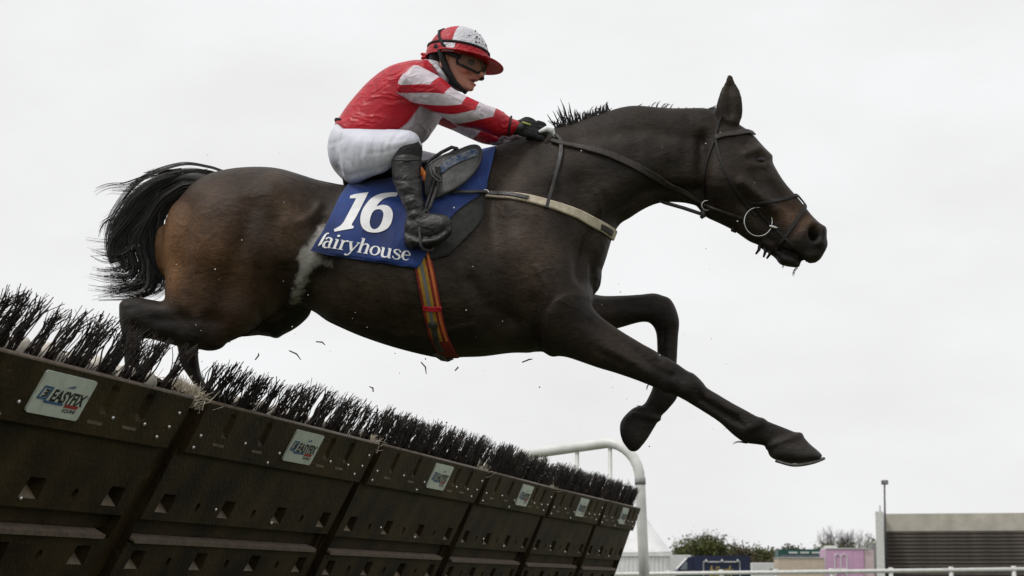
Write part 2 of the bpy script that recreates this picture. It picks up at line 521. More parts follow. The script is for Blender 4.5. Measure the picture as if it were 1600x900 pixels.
b_ = MB(); b_.box((WID / 2, nst * .42 + .55, zt / 2), (WID, .3, zt)); b_.build('back_wall', M['concrete'], st, False, False)
b_ = MB()
b_.add([(-.5, -.4, 0), (-.5, nst * .42 + .9, 0), (-.5, nst * .42 + .9, zt + .05), (-.5, -.4, zt - .1), (-.02, -.4, 0), (-.02, nst * .42 + .9, 0), (-.02, nst * .42 + .9, zt + .05), (-.02, -.4, zt - .1)],
       [(0, 1, 2, 3), (7, 6, 5, 4), (0, 4, 5, 1), (1, 5, 6, 2), (2, 6, 7, 3), (3, 7, 4, 0)])
b_.build('end_wall', M['white_paint'], st, False, False)
# flood light pole
pl = W(1386, 890, 118); ptop = W(1382, 757, 118)
lp = tag(empty('lamp_post', (pl[0], 118, 0)), 'thin dark lamp post with a boxy floodlight head rising over the terrace', 'lamp post')
M['dark_metal'] = mat('dark_metal', (.04, .04, .045), (.06, .06, .06), 30, rough=.5)
b_ = MB(); b_.tube([(0, 0, 0), (-.05, 0, ptop[2] * .5), (ptop[0] - pl[0], 0, ptop[2])], [.09, .07, .05], 8); b_.build('pole', M['dark_metal'], lp, True, False)
b_ = MB(); b_.box((ptop[0] - pl[0], -.1, ptop[2] + .12), (.36, .34, .26)); b_.build('floodlight', M['dark_metal'], lp, False, False)
b_ = MB(); b_.box((ptop[0] - pl[0], -.275, ptop[2] + .12), (.28, .012, .18)); b_.build('lens', M['galv'], lp, False, False)
pl = W(1375, 890, 125); pt2 = W(1375, 790, 125)
b_ = MB(); b_.tube([(pl[0], 125, 0), (pt2[0], 125, pt2[2])], [.05, .03], 6)
tag(b_.build('mast', M['dark_metal'], None), 'short bare mast at the left end of the terrace', 'pole')

def van(name, label, cat, px0, px1, ptop_, Y, depth, m, parts=True, group=None):
    a = W(px0, 890, Y); b = W(px1, 890, Y); t = W((px0 + px1) / 2, ptop_, Y)
    r = tag(empty(name, ((a[0] + b[0]) / 2, Y, 0)), label, cat, group)
    w_, h_ = b[0] - a[0], t[2]
    b_ = MB(); b_.box((0, depth / 2, .45 + (h_ - .45) / 2), (w_, depth, h_ - .45))
    me = b_.mesh('body', False)
    bm = bmesh.new(); bm.from_mesh(me); bmesh.ops.bevel(bm, geom=bm.edges[:], offset=.06, segments=2, affect='EDGES'); bm.to_mesh(me); bm.free()
    link('body', me, m, r, False)
    wm = None
    for sx in (-.3, .3):
        for sy in (.12, depth - .12):
            if wm is None:
                q = MB(); q.tube([(0, -.12, 0), (0, .12, 0)], .34, 16); wm = q.mesh('wheel'); wm.materials.append(M['ink'])
            o = bpy.data.objects.new('wheel', wm); COL.objects.link(o); o.parent = r; o.location = (sx * w_, sy, .34)
    return r, w_, h_

M['navy'] = mat('navy_paint', (.009, .013, .042), (.013, .02, .06), 2, rough=.4)
M['cream'] = mat('cream_panel', (.62, .52, .42), (.55, .46, .37), 2, rough=.5)
M['pink'] = mat('pink_paint', (.64, .40, .58), (.56, .33, .50), 2, rough=.45)
M['pinkpale'] = mat('pale_pink_paint', (.66, .52, .54), (.58, .45, .47), 2, rough=.5)
M['green_roof'] = mat('green_paint', (.012, .065, .055), (.018, .09, .075), 2, rough=.4)
M['gold'] = mat('gold_lettering', (.50, .38, .12), (.42, .31, .09), 8, rough=.4)
M['van_white'] = mat('van_white', (.72, .72, .72), (.62, .62, .62), 3, rough=.4)
M['glass'] = mat('dark_glass', (.10, .12, .14), (.16, .18, .2), 3, rough=.08, spec=.8)
M['canvas'] = mat('white_canvas', (.84, .84, .84), (.74, .74, .75), 1.5, rough=.6, bump=.3, bscale=4)

def text_mesh(body, size=1.0, shear=0.0, bold=0.0, extrude=0.0):
    cu = bpy.data.curves.new('lettering', 'FONT'); cu.body = body; cu.size = size; cu.shear = shear; cu.offset = bold; cu.extrude = extrude
    cu.resolution_u = 3
    o = bpy.data.objects.new('tmp', cu); COL.objects.link(o)
    dg = bpy.context.evaluated_depsgraph_get(); dg.update()
    me = bpy.data.meshes.new_from_object(o.evaluated_get(dg))
    bpy.data.objects.remove(o); bpy.data.curves.remove(cu)
    return me

def fit_text(body, x0, x1, z0, z1, y, m, parent, shear=0.0, bold=0.0, name='lettering', flipz=False):
    """flat lettering in the x-z plane of its parent"""
    me = text_mesh(body, 1.0, shear, bold)
    V = verts_of(me); lo = V.min(0); hi = V.max(0)
    N = np.zeros_like(V)
    N[:, 0] = x0 + (V[:, 0] - lo[0]) / (hi[0] - lo[0]) * (x1 - x0)
    N[:, 2] = z0 + (V[:, 1] - lo[1]) / (hi[1] - lo[1]) * (z1 - z0)
    N[:, 1] = y
    set_verts(me, N); me.materials.clear()
    return link(name, me, m, parent, False)

# navy catering trailer with a lit-bar frame and gold script
r, w_, h_ = van('catering_truck', 'navy catering truck with gold lettering inside a white outlined hatch', 'truck', 1083, 1173, 868, 150, 2.4, M['navy'])
cab = MB(); cx = -w_ / 2
cab.add([(cx - 1.25, .1, .45), (cx - .01, .1, .45), (cx - .01, .1, h_ - .08), (cx - .35, .1, h_ - .12), (cx - 1.2, .1, 1.35),
         (cx - 1.25, 2.2, .45), (cx - .01, 2.2, .45), (cx - .01, 2.2, h_ - .08), (cx - .35, 2.2, h_ - .12), (cx - 1.2, 2.2, 1.35)],
        [(0, 1, 2, 3, 4), (9, 8, 7, 6, 5), (0, 5, 6, 1), (1, 6, 7, 2), (2, 7, 8, 3), (3, 8, 9, 4), (4, 9, 5, 0)])
cab.build('cab', M['navy'], r, False, False)
g = MB(); g.add([(cx - 1.0, .085, 1.35), (cx - .45, .085, 1.35), (cx - .45, .085, 1.95), (cx - .62, .085, 1.95)], [(0, 1, 2, 3)]); g.build('window', M['glass'], r, False, False)
g = MB(); g.add([(cx - 1.215, .2, 1.39), (cx - 1.215, 2.1, 1.39), (cx - .385, 2.1, h_ - .16), (cx - .385, .2, h_ - .16)], [(3, 2, 1, 0)]); g.build('windscreen', M['van_white'], r, False, False)
fx0, fx1, fz = W(1099, 880, 150)[0] - r.location.x, W(1156, 880, 150)[0] - r.location.x, W(1120, 878, 150)[2]
q = MB(); q.tube([(fx0, -.03, .7), (fx0, -.03, fz), (fx1, -.03, fz), (fx1, -.03, .7)], .045, 6); q.build('hatch_frame', M['van_white'], r, False, False)
lm = None
for k in (0.07, .5, .93):
    q = MB(); q.tube([(0, -.02, .05), (0, -.2, .2), (0, -.34, .14)], .03, 6); q.tube([(0, -.34, .16), (0, -.38, .04)], [.05, .12], 8)
    o = link('lamp', q.mesh('lamp'), M['van_white'], r, False); o.location = (fx0 + (fx1 - fx0) * k, 0, fz - .02)
fit_text('bijark', fx0 + .42, fx1 - .5, fz - 1.35, fz - .3, -.012, M['gold'], r, .35, .015)
# white vans / cream kiosk / green bus / pink trailer
r, w_, h_ = van('white_van', 'white van half hidden between the tent and the navy truck', 'van', 1044, 1081, 867, 165, 2.3, M['van_white'])
g = MB(); g.box((.35, -.012, 1.55), (.9, .02, .6)); g.build('window', M['glass'], r, False, False)
r, w_, h_ = van('white_trailer', 'low white trailer between the navy truck and the cream kiosk', 'trailer', 1176, 1216, 879, 158, 2.3, M['van_white'])
g = MB(); g.box((.75, -.012, h_ - .6), (.9, .02, .22)); g.build('plate', M['galv'], r, False, False)
r, w_, h_ = van('cream_kiosk', 'plain cream kiosk beside the pink trailer', 'kiosk', 1217, 1289, 872, 140, 2.6, M['cream'])
q = MB(); q.box((0, 1.3, h_ + .03), (w_ + .1, 2.7, .05)); q.build('roof_edge', M['van_white'], r, False, False)
r, w_, h_ = van('green_bus', 'dark green bus whose lettered roof shows above the cream kiosk', 'bus', 1217, 1291, 858, 160, 2.4, M['green_roof'])
gl = None
for k in range(3):
    q = MB(); q.box((-.75 + k * .95, -.015, h_ - .28), (.72, .02, .13)); q.build('lettering', M['van_white'], r, False, False)
q = MB(); q.box((0, -.008, h_ - .62), (w_ * .94, .03, .30)); q.build('window', M['glass'], r, False, False)
r, w_, h_ = van('pink_trailer', 'pink horsebox trailer with a pale ornamental panel', 'trailer', 1289, 1351, 858, 146, 2.4, M['pink'])
q = MB(); q.box((w_ / 2 + .38, .7, .45 + (h_ - .45) / 2 - .02), (.72, 1.2, h_ - .5)); q.build('ramp_end', M['pinkpale'], r, False, False)
q = MB(); q.box((.2, 1.2, h_ + .05), (w_ + .2, 2.5, .08)); q.build('roof', M['van_white'], r, False, False)
q = MB(); q.box((-w_ / 2 + .6, 1.0, h_ + .17), (.9, .9, .2)); q.build('roof_vent', M['van_white'], r, False, False)
q = MB()
px_ = -w_ * .08
for pts in ([(-.5, .6), (-.5, 2.35)], [(.42, .6), (.42, 2.35)], [(-.5, 2.35), (-.3, 2.5), (-.05, 2.3), (.2, 2.5), (.42, 2.35)], [(-.5, 1.35), (.42, 1.35)], [(-.5, .9), (-.05, 1.25), (.42, .9)], [(-.05, 1.35), (-.05, 2.3)]):
    q.tube([(px_ + a, -.02, b) for a, b in pts], .05, 6)
q.build('ornamental_panel', M['van_white'], r, False, False)
q = MB(); q.box((-w_ / 2 + .03, -.012, h_ / 2 + .2), (.06, .03, h_ - .55)); q.build('corner_trim', M['van_white'], r, False, False)
r, w_, h_ = van('grey_shed', 'narrow dark grey shed squeezed between the pink trailer and the terrace', 'shed', 1364, 1374, 850, 150, 2.0, M['galv'])

# white marquee with a swept pointed roof
TY = 130.0
tc_ = W(986, 890, TY); ev = W(1048, 862, TY)
t_ = tag(empty('marquee_tent', (tc_[0], TY + 2.6, 0)), 'white marquee tent with a swept pointed roof behind the rail post', 'tent')
hw = ev[0] - tc_[0]; he = ev[2]; hp = W(986, 745, TY)[2]
q = MB(); V = []; Fc = []
nr = 10
for i in range(nr + 1):
    k = i / nr
    rr = hw * (1 - k) ** 1.35 * 1.0 + .04; zz = he + (hp - he) * k
    for sx, sy in ((-1, -1), (0, -1.0), (1, -1), (1.0, 0), (1, 1), (0, 1.0), (-1, 1), (-1.0, 0)):
        V.append((sx * rr, sy * rr, zz + (0 if sx * sy else -.08 * (1 - k))))
for i in range(nr):
    for j in range(8):
        Fc.append((i * 8 + j, i * 8 + (j + 1) % 8, (i + 1) * 8 + (j + 1) % 8, (i + 1) * 8 + j))
q.add(V, Fc); q.build('roof', M['canvas'], t_, True, False)
q = MB(); V = []; Fc = []
npl = 60
for i in range(npl * 4):
    sd, k = divmod(i, npl); k = k / npl * 2 - 1
    a = [(k, -1), (1, k), (-k, 1), (-1, -k)][sd]; off = 1 + .018 * math.sin(i * 1.9)
    V += [(a[0] * hw * .97 * off, a[1] * hw * .97 * off, 0), (a[0] * hw * .97 * off, a[1] * hw * .97 * off, he - .1)]
N_ = npl * 4
Fc = [(2 * i, 2 * ((i + 1) % N_), 2 * ((i + 1) % N_) + 1, 2 * i + 1) for i in range(N_)]
q.add(V, Fc); q.build('wall', M['canvas'], t_, True, False)
q = MB()
for i, (sx, sy) in enumerate(((-1, -1), (1, -1), (1, 1), (-1, 1))):
    sx2, sy2 = ((1, -1), (1, 1), (-1, 1), (-1, -1))[i]
    a = np.array((sx * hw * 1.01, sy * hw * 1.01)); b = np.array((sx2 * hw * 1.01, sy2 * hw * 1.01))
    n_ = np.array((b - a)[::-1] * (1, -1)); n_ = n_ / np.linalg.norm(n_) * .03
    q.add([(*a, he - .02), (*b, he - .02), (*b, he - .3), (*a, he - .3)], [(0, 1, 2, 3)])
q.build('valance', M['canvas'], t_, False, False)

# white running rail
YR = 84.0
rl = tag(empty('running_rail', (0, YR, 0)), 'white plastic running rail on posts crossing in front of the vans', 'rail')
def rail_pt(px): return W(px, 896.5 - (px - 1030) * .0125, YR + (px - 1030) * -.004)
a, b = rail_pt(700), rail_pt(1760)
q = MB(); q.tube([a, (a + b) / 2, b], .085, 10); q.build('rail', M['white_paint'], rl)
pm = None
for px in (792, 876, 961, 1045, 1127, 1212, 1299, 1392, 1486, 1584, 1682):
    P = rail_pt(px)
    q = MB(); q.tube([(P[0], P[1], 0), (P[0], P[1], P[2] - .06)], .10, 8); q.tube([(P[0], P[1], P[2] - .05), (P[0], P[1], P[2] + .14)], .105, 8)
    q.build('post', M['white_paint'], rl)

# hedge bushes and bare trees
M['leaf'] = mat('evergreen_leaf', (.040, .052, .012), (.125, .130, .034), .8, rough=.7, detail=8)
M['leaf_b'] = mat('brown_leaf', (.055, .045, .022), (.10, .085, .04), .8, rough=.7, detail=8)
M['bark'] = mat('bark', (.06, .05, .045), (.10, .085, .075), 3, rough=.9)
def leaves(name, c, r_, n, size, m, parent, seed):
    g = np.random.default_rng(seed)
    # clumps spread through the crown
    nc = max(8, n // 110)
    d = g.normal(size=(nc, 3)); d /= np.linalg.norm(d, axis=1)[:, None]
    cl = d * (g.random((nc, 1)) ** .45) * np.array(r_) * .86
    k = g.integers(0, nc, n)
    rad = (.16 + .16 * g.random(nc))[k][:, None]
    P = cl[k] + g.normal(size=(n, 3)) * np.array(r_) * rad * .75
    P = P[P[:, 2] > -r_[2]]
    n = len(P)
    a = g.normal(size=(n, 3)); a /= np.linalg.norm(a, axis=1)[:, None]
    b = np.cross(a, g.normal(size=(n, 3))); b /= np.linalg.norm(b, axis=1)[:, None]
    s_ = size * (.6 + .8 * g.random((n, 1)))
    V = np.stack([P - a * s_, P + b * s_ * .55, P + a * s_, P - b * s_ * .55], 1).reshape(-1, 3) + np.array(c)
    Fc = np.arange(n * 4).reshape(-1, 4)
    return link(name, mesh_from(name, V, Fc.tolist(), False), m, parent, False)

def branch(mb, p, d, l, r_, depth, g, spread=.5):
    q = p + d * l * .5 + g.normal(size=3) * l * .04; e = p + d * l
    mb.tube([p, q, e], [r_, r_ * .85, r_ * .68], 5, False)
    if depth == 0: return
    for k in range(3 if depth > 1 else 4):
        nd = d + g.normal(size=3) * spread; nd[2] += .18; nd /= np.linalg.norm(nd)
        branch(mb, e if k else q, nd, l * (.66 + .2 * g.random()), r_ * .55, depth - 1, g, spread)

bushes = [ # px centre, half width px, top py, m, label
    (1098, 50, 831, 'leaf', 'tallest bushy evergreen shrub with upright shoots behind the navy truck'),
    (1150, 36, 851, 'leaf_b', 'brownish green bush right of the tall shrub behind the navy truck'),
    (1192, 32, 853, 'leaf', 'round dark green bush behind the low white trailer'),
    (1238, 34, 853, 'leaf_b', 'low brownish hedge bush behind the green bus roof, near the low trailer'),
    (1287, 34, 852, 'leaf', 'dark hedge bush behind the corner of the pink trailer and the green bus'),
    (1330, 30, 850, 'leaf', 'dark hedge bush under the bare trees behind the pink trailer'),
    (1366, 22, 848, 'leaf', 'small dark bush against the left end of the terrace')]
for i, (px, hw_, tp, mk, lb) in enumerate(bushes):
    Y = 200 + (i % 3) * 4
    p = W(px, 890, Y); tz = W(px, tp, Y)[2]; s_ = scale_at(Y)
    r = tag(empty('bush', (p[0], Y, 0)), lb, 'bush', 'bushes behind the vans')
    g = np.random.default_rng(50 + i)
    q = MB()
    for k in range(5):
        d = g.normal(size=3) * .5; d[2] = 1; d /= np.linalg.norm(d)
        branch(q, np.array([g.normal() * hw_ / s_ * .3, 0, 0]), d, tz * .36, .06, 2, g, .45)
    q.build('stem', M['bark'], r, True, False)
    leaves('foliage', (0, 0, tz * .45), (hw_ / s_, 2.2, tz * .5), 15000, .15, M[mk], r, i)
    if i == 0:
        q = MB()
        for k in range(60):
            x = g.normal() * hw_ / s_ * .5; h = tz * (.92 + .16 * g.random()) * (1 - abs(x) * .04)
            q.tube([(x, g.normal() * .6, tz * .6), (x + g.normal() * .12, 0, tz * .85), (x + g.normal() * .3, 0, h)], [.03, .022, .008], 4, False)
        q.build('shoot', M['bark'], r, True, False)
for i, (px, tp, lb) in enumerate(((1302, 832, 'leftmost bare winter tree rising over the pink trailer'), (1319, 829, 'middle bare winter tree rising over the pink trailer'), (1336, 831, 'rightmost bare winter tree rising over the pink trailer'))):
    Y = 240; p = W(px, 890, Y); tz = W(px, tp, Y)[2]
    r = tag(empty('bare_tree', (p[0], Y, 0)), lb, 'tree', 'bare trees over the pink trailer')
    g = np.random.default_rng(90 + i)
    q = MB(); q.tube([(0, 0, 0), (.05, 0, tz * .25), (0, 0, tz * .45)], [.16, .13, .1], 7); q.build('trunk', M['bark'], r, True, False)
    q = MB()
    for k in range(7):
        d = g.normal(size=3) * .45; d[2] = 1; d /= np.linalg.norm(d)
        branch(q, np.array([0, 0, tz * (.32 + .13 * g.random())]), d, tz * .21, .085, 4, g, .38)
    q.build('crown', M['bark'], r, True, False)

# ------------------------------------------------------------------ hurdle
ZT = .91
CORN = [(310, 624), (592, 694), (763, 737), (868, 764), (946, 782), (1000, 795)]
PTS = [WZ(a, b, ZT) for a, b in CORN]
U0 = PTS[1] - PTS[0]; U0 /= np.linalg.norm(U0)
PTS = [PTS[0] - U0 * 2.2] + PTS

def strip(mb, cells, z0, z1, y):
    """a front face band split in cells; ('p'|'h'|None, x0, x1): tapered pocket, round hole or plain"""
    for kind, a, b in cells:
        out = [(a, y, z0), ((a + b) / 2, y, z0), (b, y, z0), (b, y, (z0 + z1) / 2), (b, y, z1), ((a + b) / 2, y, z1), (a, y, z1), (a, y, (z0 + z1) / 2)]
        if kind is None:
            mb.add([out[0], out[2], out[4], out[6]], [(0, 1, 2, 3)]); continue
        c = (a + b) / 2; zc = (z0 + z1) / 2
        if kind == 'p':
            w0, w1, h = .066, .056, (z1 - z0) * .44
            inn = [(c - w0, y, zc - h), (c, y, zc - h), (c + w0, y, zc - h), (c + (w0 + w1) / 2, y, zc), (c + w1, y, zc + h), (c, y, zc + h), (c - w1, y, zc + h), (c - (w0 + w1) / 2, y, zc)]
            # floor of the pocket slopes outwards towards its foot, so it catches the light there
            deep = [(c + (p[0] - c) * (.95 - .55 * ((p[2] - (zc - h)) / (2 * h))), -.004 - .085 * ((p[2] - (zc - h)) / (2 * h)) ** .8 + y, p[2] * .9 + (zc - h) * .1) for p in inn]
        else:
            rr = .02
            inn = [(c + rr * math.cos(q), y, zc - .004 + rr * math.sin(q)) for q in [math.radians(v) for v in (225, 270, 315, 0, 45, 90, 135, 180)]]
            deep = [(c + (p[0] - c) * .9, y - .05, p[2]) for p in inn]
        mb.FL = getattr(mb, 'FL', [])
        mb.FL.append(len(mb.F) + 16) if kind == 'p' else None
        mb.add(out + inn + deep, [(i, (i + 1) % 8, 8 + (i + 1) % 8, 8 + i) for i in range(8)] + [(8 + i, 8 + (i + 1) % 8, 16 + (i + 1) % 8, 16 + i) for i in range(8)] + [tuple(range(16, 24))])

def rounded_rect(x0, x1, z0, z1, r, y0, y1):
    P = []
    for cx_, cz_, a0 in ((x1 - r, z1 - r, 0), (x0 + r, z1 - r, 90), (x0 + r, z0 + r, 180), (x1 - r, z0 + r, 270)):
        for k in range(5):
            a = math.radians(a0 + k * 22.5); P.append((cx_ + r * math.cos(a), cz_ + r * math.sin(a)))
    n = len(P)
    V = [(x, y0, z) for x, z in P] + [(x, y1, z) for x, z in P]
    return V, [tuple(range(n))[::-1], tuple(range(n, 2 * n))] + [(i, (i + 1) % n, n + (i + 1) % n, n + i) for i in range(n)]

BOLTS = [(.035, .62), (.03, .86), (.245, .60), (.435, .66), (.40, .90), (.62, .68), (.74, .62), (.86, .62), (.965, .30), (.955, .58), (.93, .80)]
SLOTS = [(.13, .74), (.32, .72), (.69, .76), (.815, .74)]
GROOVES = [.135, .32, .70, .83]
SIGN = (.462, .625)

def twig_bunch(mb, bx, by, n, g, L0, fan, lean=.2):
    sp_ = .018 + .010 * g.random()
    for k in range(n):
        a = np.array([bx + g.normal() * sp_, by + g.normal() * .007, -.03 + g.random() * .03])
        l = L0 * (.90 + .18 * g.random() - (.4 * g.random() if g.random() < .2 else 0))
        tx = g.normal() * fan + lean; ty = g.normal() * .03
        m_ = 7; P = []
        ph = g.random() * 6; am = .003 + .009 * g.random() ** 2; bend = g.normal() * .25
        for i in range(m_):
            t = i / (m_ - 1)
            P.append(a + np.array([tx * l * t ** 1.2 + bend * l * t ** 3 + am * math.sin(ph + 5.5 * t), ty * l * t + am * math.cos(ph + 7 * t), l * t]))
        r0 = .0017 + .0022 * g.random() ** 1.5
        mb.tube(P, [r0 * (1 - .55 * i / (m_ - 1)) for i in range(m_)], 5, True)
        if g.random() < .45:                       # side shoot
            q = P[3 + int(g.integers(0, 2))]
            mb.tube([q, q + np.array([g.normal() * .013 + .008, g.normal() * .01, .022]), q + np.array([g.normal() * .016 + .01, g.normal() * .012, .05])], [r0 * .6, r0 * .5, r0 * .3], 4, True)

HURDLES = []
ord_ = ['nearest hurdle panel, cut by the left photo edge, carrying the largest white sign plate', 'second nearest hurdle panel, the one right of the straw filled gap', 'third nearest hurdle panel, its brush starting at the small pale tie', 'fourth hurdle panel, in front of the foot of the curved white tube', 'fifth hurdle panel, second from the far white post', 'farthest and smallest hurdle panel, ending beside the white post']
GP = .036
for i in range(6):
    a, b = PTS[i].copy(), PTS[i + 1].copy()
    u = b - a; Lp = np.linalg.norm(u); u /= Lp
    lam = math.radians(30 - 2.0 * i)
    n_ = np.cross(u, [0, 0, 1.0]); n_ /= np.linalg.norm(n_)
    upv = n_ * math.sin(lam) + np.array([0, 0, 1.0]) * math.cos(lam)
    nn = np.cross(u, upv); nn /= np.linalg.norm(nn)               # out of the face, towards the camera side
    root = tag(empty('hurdle', a), ord_[i], 'hurdle', 'brush topped hurdle panels in a row')
    # local axes: x along, y OUT of the face is +nn, z up the face
    root.matrix_world = Matrix(((u[0], nn[0], upv[0], a[0]), (u[1], nn[1], upv[1], a[1]), (u[2], nn[2], upv[2], a[2]), (0, 0, 0, 1)))
    x0, x1 = GP + (.030 if i == 1 else 0), Lp - GP - (.022 if i == 0 else 0)
    bl = -1.0 / math.cos(lam) * .89
    # main moulded body
    q = MB()
    def cells(z0, z1):
        ks = 'phphphp'; wd = (x1 - x0) / 7; out = []
        for k, ch in enumerate(ks): out.append((ch, x0 + k * wd, x0 + (k + 1) * wd))
        return out
    yb = -.012
    strip(q, [(None, x0, x1)], -.365, -.195, yb)
    strip(q, cells(0, 0), -.450, -.365, yb)
    strip(q, [(None, x0, x1)], -.475, -.450, yb)
    q.add([(x0, yb, -.475), (x1, yb, -.475), (x1, yb - .035, -.485), (x0, yb - .035, -.485)], [(3, 2, 1, 0)])
    strip(q, [(None, x0, x1)], -.545, -.485, yb - .035)
    strip(q, [(None, x0, x1)], -.595, -.568, yb - .004)
    strip(q, cells(0, 0), -.680, -.595, yb - .004)
    strip(q, [(None, x0, x1)], bl, -.680, yb - .004)
    for xx, fl in ((x0, 1), (x1, 0)):                               # ends
        V = [(xx, yb, 0), (xx, yb, -.475), (xx, yb - .004, -.56), (xx, yb - .004, bl), (xx, -.17, bl), (xx, -.17, 0)]
        q.add(V, [tuple(range(6)) if fl else tuple(range(6))[::-1]])
    q.add([(x0, -.17, 0), (x1, -.17, 0), (x1, -.17, bl), (x0, -.17, bl)], [(0, 1, 2, 3)])
    q.add([(x0, yb - .09, -.002), (x1, yb - .09, -.002), (x1, -.17, -.002), (x0, -.17, -.002)], [(0, 1, 2, 3)])
    ob_ = q.build('moulded_board', M['rubber'], root, False, False); ob_.data.materials.append(M['lit_floor_rubber'])
    for fi in q.FL: ob_.data.polygons[fi].material_index = 1  # pocket floors get the tone with the light painted in
    q = MB(); V, Fc = rounded_rect(x0 + .03, x1 - .06, -.566, -.549, .008, yb - .04, yb + .008); q.add(V, Fc)
    q.build('ledge', M['edge'], root, False, False)
    # upright channel between panels
    q = MB(); q.box((Lp, -.085, bl / 2 - .03), (GP * 2 + .07, .11, -bl - .06)); q.build('joint_post', M['rubber'], root, False, False)
    # top plate with grooves
    q = MB()
    cols = [x0 + .012]
    for gx in GROOVES:
        cols += [x0 + gx * (x1 - x0) - .035, x0 + gx * (x1 - x0) - .018, x0 + gx * (x1 - x0) + .018, x0 + gx * (x1 - x0) + .035]
    cols.append(x1 - .012)
    zt, zm, zb = 0.0, -.118, -.200
    V = []; Fc = []
    for k, cxx in enumerate(cols):
        gro = -.013 if (k % 4 in (2, 3) and 0 < k < len(cols) - 1) else 0
        V += [(cxx, .014, zt), (cxx, .014 + gro * .2, zt - .018), (cxx, .014 + gro, zt - .035), (cxx, .014 + gro, zm + .02), (cxx, .014, zm), (cxx, .014, zb + .006), (cxx, .008, zb), (cxx, -.02, zb), (cxx, -.03, zt)]
    nn_ = 9
    for k in range(len(cols) - 1):
        for j in range(nn_ - 1):
            Fc.append((k * nn_ + j, k * nn_ + j + 1, (k + 1) * nn_ + j + 1, (k + 1) * nn_ + j))
        Fc.append((k * nn_ + nn_ - 1, k * nn_, (k + 1) * nn_, (k + 1) * nn_ + nn_ - 1))
    Fc.append(tuple(range(nn_))[::-1]); Fc.append(tuple((len(cols) - 1) * nn_ + j for j in range(nn_)))
    q.add(V, Fc); pt = q.build('top_plate', M['rubber'], root, False, False)
    q = MB(); q.tube([(x0 + .012, .006, .001), ((x0 + x1) / 2, .006, .001), (x1 - .012, .006, .001)], .0085, 8); q.build('lip', M['edge'], root, True, False)
    bm_ = None
    for (bu, bv) in BOLTS:
        if bm_ is None:
            e = MB(); V, Fc = ellipsoid((0, 0, 0), (.0075, .006, .0075), None, 6, 8); e.add(V, Fc); bm_ = e.mesh('bolt'); bm_.materials.append(M['bolt'])
        o = bpy.data.objects.new('bolt', bm_); COL.objects.link(o); o.parent = root
        o.location = (x0 + bu * (x1 - x0), .015, zb * bv)
    for (bu, bv) in SLOTS:
        q = MB(); c = x0 + bu * (x1 - x0); V, Fc = rounded_rect(c - .055, c + .055, zb * bv - .005, zb * bv + .005, .0045, .010, .0160); q.add(V, Fc)
        q.build('slot_tab', M['edge'], root, False, False)
    # loose bolts on the board
    for (bx, bz) in ((.30, -.41), (.62, -.445)):
        o = bpy.data.objects.new('bolt', bm_); COL.objects.link(o); o.parent = root; o.location = (x0 + bx * (x1 - x0), yb + .002, bz)
    # sign plate
    sx0, sx1 = x0 + SIGN[0] * (x1 - x0), x0 + SIGN[1] * (x1 - x0)
    sz1, sz0 = -.018, -.156
    sg_ = empty('sign_plate', (0, 0, 0), root); sg_.matrix_parent_inverse = Matrix.Identity(4)
    bpy.data.objects.remove(sg_)
    q = MB(); V, Fc = rounded_rect(sx0, sx1, sz0, sz1, .012, .014, .021); q.add(V, Fc); sg_ = q.build('sign_plate', M['sign'], root, False, False)
    def sp(u_, v_): return sx0 + u_ * (sx1 - sx0), sz1 + v_ * (sz0 - sz1)
    ys = .0225
    xa, za = sp(.29, .66); xb, zb2 = sp(.95, .36)
    fit_text('EASYFIX', xa, xb, za, zb2, ys, M['ink'], sg_, .18, .028)
    xa, za = sp(.62, .86); xb, zb2 = sp(.88, .76)
    fit_text('EQUINE', xa, xb, za, zb2, ys, M['ink'], sg_, .18, .015)
    xa, za = sp(.96, .44); xb, zb2 = sp(.985, .39)
    fit_text('®', xa, xb, za, zb2, ys, M['ink'], sg_)
    q = MB()                                                           # blue emblem: E in an open box with a long tail
    def bar(pts, mb_): mb_.add([(sp(*p)[0], ys, sp(*p)[1]) for p in pts], [tuple(range(len(pts)))])
    bar([(.05, .64), (.09, .33), (.12, .33), (.08, .64)], q); bar([(.1205, .33), (.27, .33), (.265, .38), (.115, .38)], q)
    bar([(.235, .381), (.2645, .381), (.2245, .70), (.195, .70)], q); bar([(.0805, .60), (.206, .60), (.20, .65), (.055, .65)], q)
    bar([(.2255, .655), (.58, .655), (.575, .715), (.2245, .715)], q)
    q.build('emblem', M['blue_ink'], sg_, False, False)
    xa, za = sp(.115, .585); xb, zb2 = sp(.215, .40)
    fit_text('E', xb, xa, za, zb2, ys + .001, M['ink'], sg_, -.2, .03)
    q = MB(); bar([(.62, .655), (.885, .655), (.875, .735), (.605, .735)], q); q.build('red_bar', M['red_ink'], sg_, False, False)
    q = MB()                                                           # small leaping horse
    bar([(.50, .30), (.53, .255), (.58, .235), (.615, .20), (.64, .235), (.635, .265), (.615, .25), (.60, .275), (.555, .275), (.53, .285)], q)
    bar([(.6, .276), (.65, .295), (.6, .285)], q)
    q.build('horse_emblem', M['blue_ink'], sg_, False, False)
    # brush in bunches
    g = np.random.default_rng(300 + i)
    dens = [18, 17, 20, 22, 22, 20][i]
    for k in range(dens):
        bx = x0 + .012 + (k + .42 + .16 * g.random()) * (x1 - x0 - (.12 if i == 0 else .10)) / dens
        if i == 0 and bx < .35: continue
        q = MB()
        ln_ = .80 + .24 * g.random(); fan_ = .02 + .06 * g.random() ** 2; le_ = .26 + .07 * g.normal()
        for row in range(1 if i < 2 else 2): twig_bunch(q, bx + .03 * row, -.042 - .022 * row + .012 * g.normal(), [24, 26, 22, 19, 18, 18][i], g, [.178, .178, .18, .185, .185, .185][i] * ln_, fan_, le_)
        q.build('twig_bunch', M['twig'], root, True, False)
    # pale packing behind the twigs
    q = MB()
    m_ = 60; V = []; Fc = []
